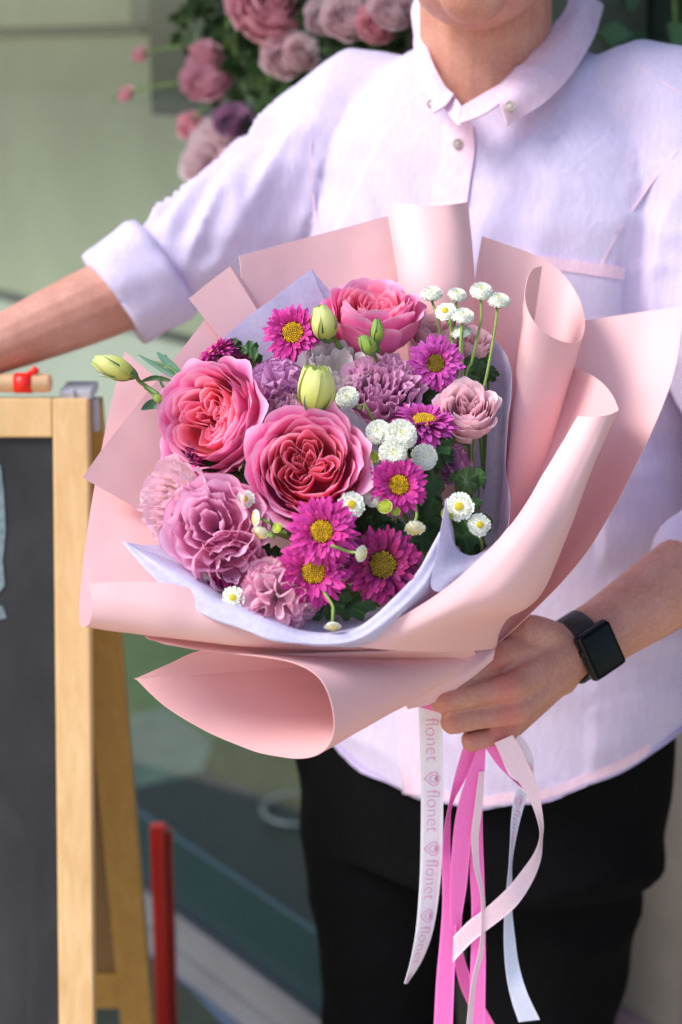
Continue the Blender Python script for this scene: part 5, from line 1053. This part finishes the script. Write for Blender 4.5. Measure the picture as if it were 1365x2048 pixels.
o, Lc, Rc = ribbon([(175, 100), (184, 330), (190, 560), (190, 850), (184, 1150), (163, 1450), (130, 1650), (90, 1800)], [(318, 90), (325, 330), (328, 560), (326, 850), (312, 1150), (270, 1450), (200, 1650), (106, 1800)],
                   'ribbon_white', 'white satin ribbon printed with pink letters hanging left of the hand', 1.375, [0, 0, 0, 0, (0, .004), (0, .008), (0, .012), (0, .012)], 80)
TX, TF = text_polys('flonet', .0172); TX[:, 0] *= 1.02; LX, LF_ = logo_polys(.0135); wdt = .0198
ppm = 1.475 / FPX; items = []
for k in range(5):
    s0 = (-12 + 155 * k) * ppm; 
    if k > 0: items.append((LX @ np.eye(3), LF_, s0 - .0005, .22, wdt))
    items.append((TX, TF, s0 + 38 * ppm if k else 26 * ppm, .26, wdt))
print_on(o, Lc, Rc, items)
ribbon([(455, 330), (400, 520), (358, 720), (330, 880), (320, 1080), (322, 1300), (310, 1500), (285, 1780), (268, 2100)], [(560, 365), (465, 545), (385, 700), (372, 850), (374, 1070), (402, 1300), (408, 1500), (396, 1760), (384, 2100)], 'ribbon_pink', 'hot pink ribbon tail hanging furthest left of the pink ones', 1.372, [0, 0, (0, .008), (0, .006), 0, 0, 0, 0, 0])
ribbon([(540, 340), (470, 540), (425, 680), (395, 830), (375, 1050), (365, 1250), (372, 1450), (395, 1650), (425, 1800), (475, 1920), (560, 2100)], [(590, 340), (578, 540), (552, 680), (515, 850), (492, 1000), (472, 1200), (440, 1420), (450, 1600), (490, 1740), (560, 1900), (660, 2080)], 'ribbon_pink', 'broad hot pink ribbon in the middle crossing behind the others', 1.362, [0, 0, 0, 0, 0, (.004, .004), (.010, .010), (.018, .018), (.022, .022), (.024, .024), (.024, .024)])
ribbon([(520, 420), (497, 900), (490, 1100), (500, 1300), (497, 1600), (490, 1900), (500, 2100)], [(574, 420), (570, 850), (578, 1100), (583, 1300), (588, 1600), (585, 1900), (582, 2100)], 'ribbon_pink', 'hot pink ribbon hanging straight down with a pale ribbon over it', 1.366, [0, 0, 0, 0, 0, 0, 0])
ribbon([(548, 500), (522, 700), (500, 890), (515, 1080), (555, 1250), (560, 1450), (545, 1600), (500, 1800), (466, 2100)], [(580, 500), (570, 700), (545, 890), (550, 1080), (583, 1280), (583, 1480), (572, 1620), (527, 1800), (502, 2100)], 'ribbon_blush', 'narrow pale pink ribbon twisting down over the hot pink one', 1.356, [(0, .004)] * 9)
ribbon([(640, 325), (720, 480), (800, 580), (860, 680), (905, 800), (920, 895), (885, 1000), (800, 1120), (720, 1215), (590, 1335), (490, 1410), (390, 1510)], [(755, 275), (830, 420), (890, 540), (925, 680), (942, 820), (937, 905), (922, 1050), (860, 1200), (760, 1340), (600, 1470), (500, 1550), (385, 1670)],
       'ribbon_blush', 'pale pink ribbon looping out right and back across the pink tails', 1.350, [0, 0, 0, 0, (0, .008), (.0, .012), (0, .010), (0, .004), 0, (.008, .008), (.012, .012), (.016, .016)], 90)
o, Lc, Rc = ribbon([(785, 600), (760, 680), (745, 800), (738, 950), (730, 1080), (720, 1180), (705, 1330), (700, 1550), (715, 1750), (745, 1900), (790, 2035)], [(845, 640), (825, 700), (790, 830), (760, 980), (748, 1080), (748, 1180), (748, 1340), (765, 1500), (790, 1680), (840, 1850), (920, 2020)],
                   'ribbon_blue', 'bluish white ribbon hanging right of the pink tails, slanted end', 1.372, [(0, .008), (0, .010), (0, .014), (0, .016), (0, .018), (0, .016), (0, .014), (0, .01), (0, .008), 0, 0], 70)
print_on(o, Lc, Rc, [(LX, LF_, .004, .15, wdt), (TX, TF, .018, .25, wdt)])
ribbon([(580, 345), (660, 460), (730, 530), (780, 575), (815, 605)], [(655, 325), (690, 430), (735, 525), (790, 568), (823, 601)], 'ribbon_pink', 'short hot pink ribbon end pointing right from under the hand', 1.360, [0, 0, 0, (0, .004), 0], 30)
o, Lc, Rc = ribbon([(757, 270), (800, 350), (835, 430), (845, 520)], [(780, 262), (850, 345), (880, 430), (883, 525)], 'ribbon_white', 'short white printed ribbon end beside the looping pale ribbon', 1.366, [0, 0, 0, 0], 24)
print_on(o, Lc, Rc, [(LX, LF_, .030, .1, .018)])
ribbon([(185, 105), (240, 85), (300, 40)], [(290, 135), (300, 100), (318, 60)], 'ribbon_pink', 'small hot pink ribbon knot above the printed white ribbon', 1.372, [0, 0, 0], 16)
st = thing('stem_bundle', 'bundle of green cut stems gripped in the hand', 'stems', GRIP)
for k in range(9):
    a = k * 2.4; r = .0032 * math.sqrt(k); e = C(1000, 1478, 1.478) + np.array((r * math.cos(a), r * math.sin(a), 0)); V, F = tube(cat_rom([GRIP + (e - C(1000, 1478, 1.478)) + (GRIP - e) * .6, GRIP + (e - C(1000, 1478, 1.478)), e], 8), .002, 8); part('stem', V, F, 'stem', st)

# ------------------------------------------------------------------ flower garland on the shop window, out of focus
gar = thing('flower_garland', 'garland of pink and white flowers with dark leaves hanging on the shop window', 'garland', FW(0.1, .02, 1.3))
def bg_flower(px, py, size, axis, mat, seed, lab, layers=LAY, wav=.04):
    s_, z_, p = FP(px, py, .05); rnd = random.Random(seed); q = np.array(rot_to(axis, rnd.uniform(0, 6)).to_matrix()); R = size * .84
    mb = MB(); 
    for j, (rr, zt, n, half) in enumerate(layers):
        for k in range(n):
            G, uv = cup_petal(2 * PI * (k + .5 * (j % 2)) / n + rnd.uniform(-.25, .25), half, R * rr, -R * .8, R * (zt + rnd.uniform(-.08, .08)), flare=.1, roll=.1, ruf=.06, seed=seed + j * 7 + k, nu=11, nv=8, wav=wav); mb.add(G.reshape(-1, 3) @ q.T + p, grid_faces(8, 11), uv.reshape(-1, 2))
    f = mb.build('flower', mat, gar, True); f['label'] = lab
for a in ((545, 5, .058, (.1, .3, .9), 'bg_rose', 401, 'large pink rose'), (415, 148, .040, (-.3, .4, .8), 'bg_rose', 402, 'pink rose'), (410, 100, .020, (0, .6, .7), 'bg_rose', 403, 'pink bud'), (252, 187, .013, (-.4, .4, .8), 'bg_rose', 404, 'small pink bud'),
          (280, 108, .013, (-.4, .4, .8), 'bg_rose', 405, 'small pink bud'), (572, 108, .032, (0, .2, .9), 'bg_pale', 406, 'white blossom'), (606, 104, .024, (.3, .1, .9), 'bg_pale', 407, 'white blossom'),
          (465, 240, .026, (0, .3, .9), 'bg_mauve', 409, 'mauve blossom'), (440, 310, .055, (-.3, .2, .9), 'bg_pale', 410, 'pale pink dahlia'), (378, 250, .020, (-.4, .2, .9), 'bg_rose', 411, 'pink bud'), (700, 25, .035, (0, .2, .9), 'bg_pale', 412, 'white blossom'),
          (650, 30, .026, (0, .2, .9), 'bg_pale', 413, 'white blossom'), (755, 45, .026, (0, .2, .9), 'bg_rose', 414, 'pink blossom'), (790, 10, .030, (0, .2, .9), 'bg_pale', 415, 'pale blossom')): bg_flower(*a)
rnd = random.Random(5); mb = MB()
for k in range(420):
    while True:
        x, y = rnd.uniform(330, 860), rnd.uniform(-60, 290)
        if y < 60 + (x - 300) * .9 and y < 250 and x > 340 + max(0, 120 - y) * .3 or rnd.random() < .02: break
    s_, z_, p = FP(x, y, rnd.uniform(.008, .03)); n_ = np.array(camdir((rnd.uniform(-1, 1), rnd.uniform(-1, 1), 1))); u = np.array(camdir((rnd.uniform(-1, 1), rnd.uniform(-1, 1), .2))); u -= n_ * np.dot(u, n_); u /= np.linalg.norm(u); v_ = np.cross(n_, u); L = rnd.uniform(.025, .05); w = L * .28
    mb.add([p, p + u * L * .4 + v_ * w + n_ * .004, p + u * L, p + u * L * .4 - v_ * w + n_ * .004, p + u * L * .5 - n_ * .002], [(0, 4, 1), (1, 4, 2), (2, 4, 3), (3, 4, 0)], np.array([(.5, 0), (1, .4), (.5, 1), (0, .4), (.5, .5)]))
lf = mb.build('leaves', 'leaf', gar, True); lf['kind'] = 'stuff'
for k in range(9):
    x, y = rnd.uniform(430, 760), rnd.uniform(80, 260); P = [FP(x, y, .02)[2], FP(x + rnd.uniform(-30, 30), y - 120, .02)[2], FP(x + rnd.uniform(-60, 60), y - 380, .02)[2]]; V, F = tube(cat_rom(P, 12), .003, 6); part('vine', V, F, 'stem', gar)
for (x, y, x2, y2) in ((252, 187, 420, 170), (280, 108, 420, 100), (252, 187, 225, 205), (378, 250, 440, 200)):
    P = [FP(x, y, .05)[2], FP((x + x2) / 2, (y + y2) / 2 - 10, .04)[2], FP(x2, y2, .02)[2]]; V, F = tube(cat_rom(P, 10), .0018, 6); part('vine', V, F, 'stem', gar)
ivy = thing('climbing_plant', 'blurred grey-green climbing plant on the wall above the right shoulder', 'plant', R0 + np.array((.1, -.1, 1.2)))
mb = MB()
for k in range(320):
    q = R0 + RE * rnd.uniform(-.05, .5) + RN * rnd.uniform(.0, .10) + FZ * rnd.uniform(1.25, 2.0); n_ = np.array(camdir((rnd.uniform(-1, 1), rnd.uniform(-1, 1), 1))); u = np.array(camdir((rnd.uniform(-1, 1), rnd.uniform(-1, 1), .2))); u -= n_ * np.dot(u, n_); u /= np.linalg.norm(u); v_ = np.cross(n_, u); L = rnd.uniform(.03, .06); w = L * .35
    mb.add([q, q + u * L * .4 + v_ * w, q + u * L, q + u * L * .4 - v_ * w], [(0, 1, 2, 3)], np.array([(.5, 0), (1, .4), (.5, 1), (0, .4)]))
lf = mb.build('leaves', 'leaf_blue', ivy, True); lf['kind'] = 'stuff'
for k in range(5):
    q = R0 + RE * (.02 + .1 * k) + RN * .02; V, F = tube(cat_rom([q + FZ * 1.18, q + FZ * 1.5 + RE * .05, q + FZ * 2.0 - RE * .03], 10), .004, 6); part('vine', V, F, 'stem', ivy)
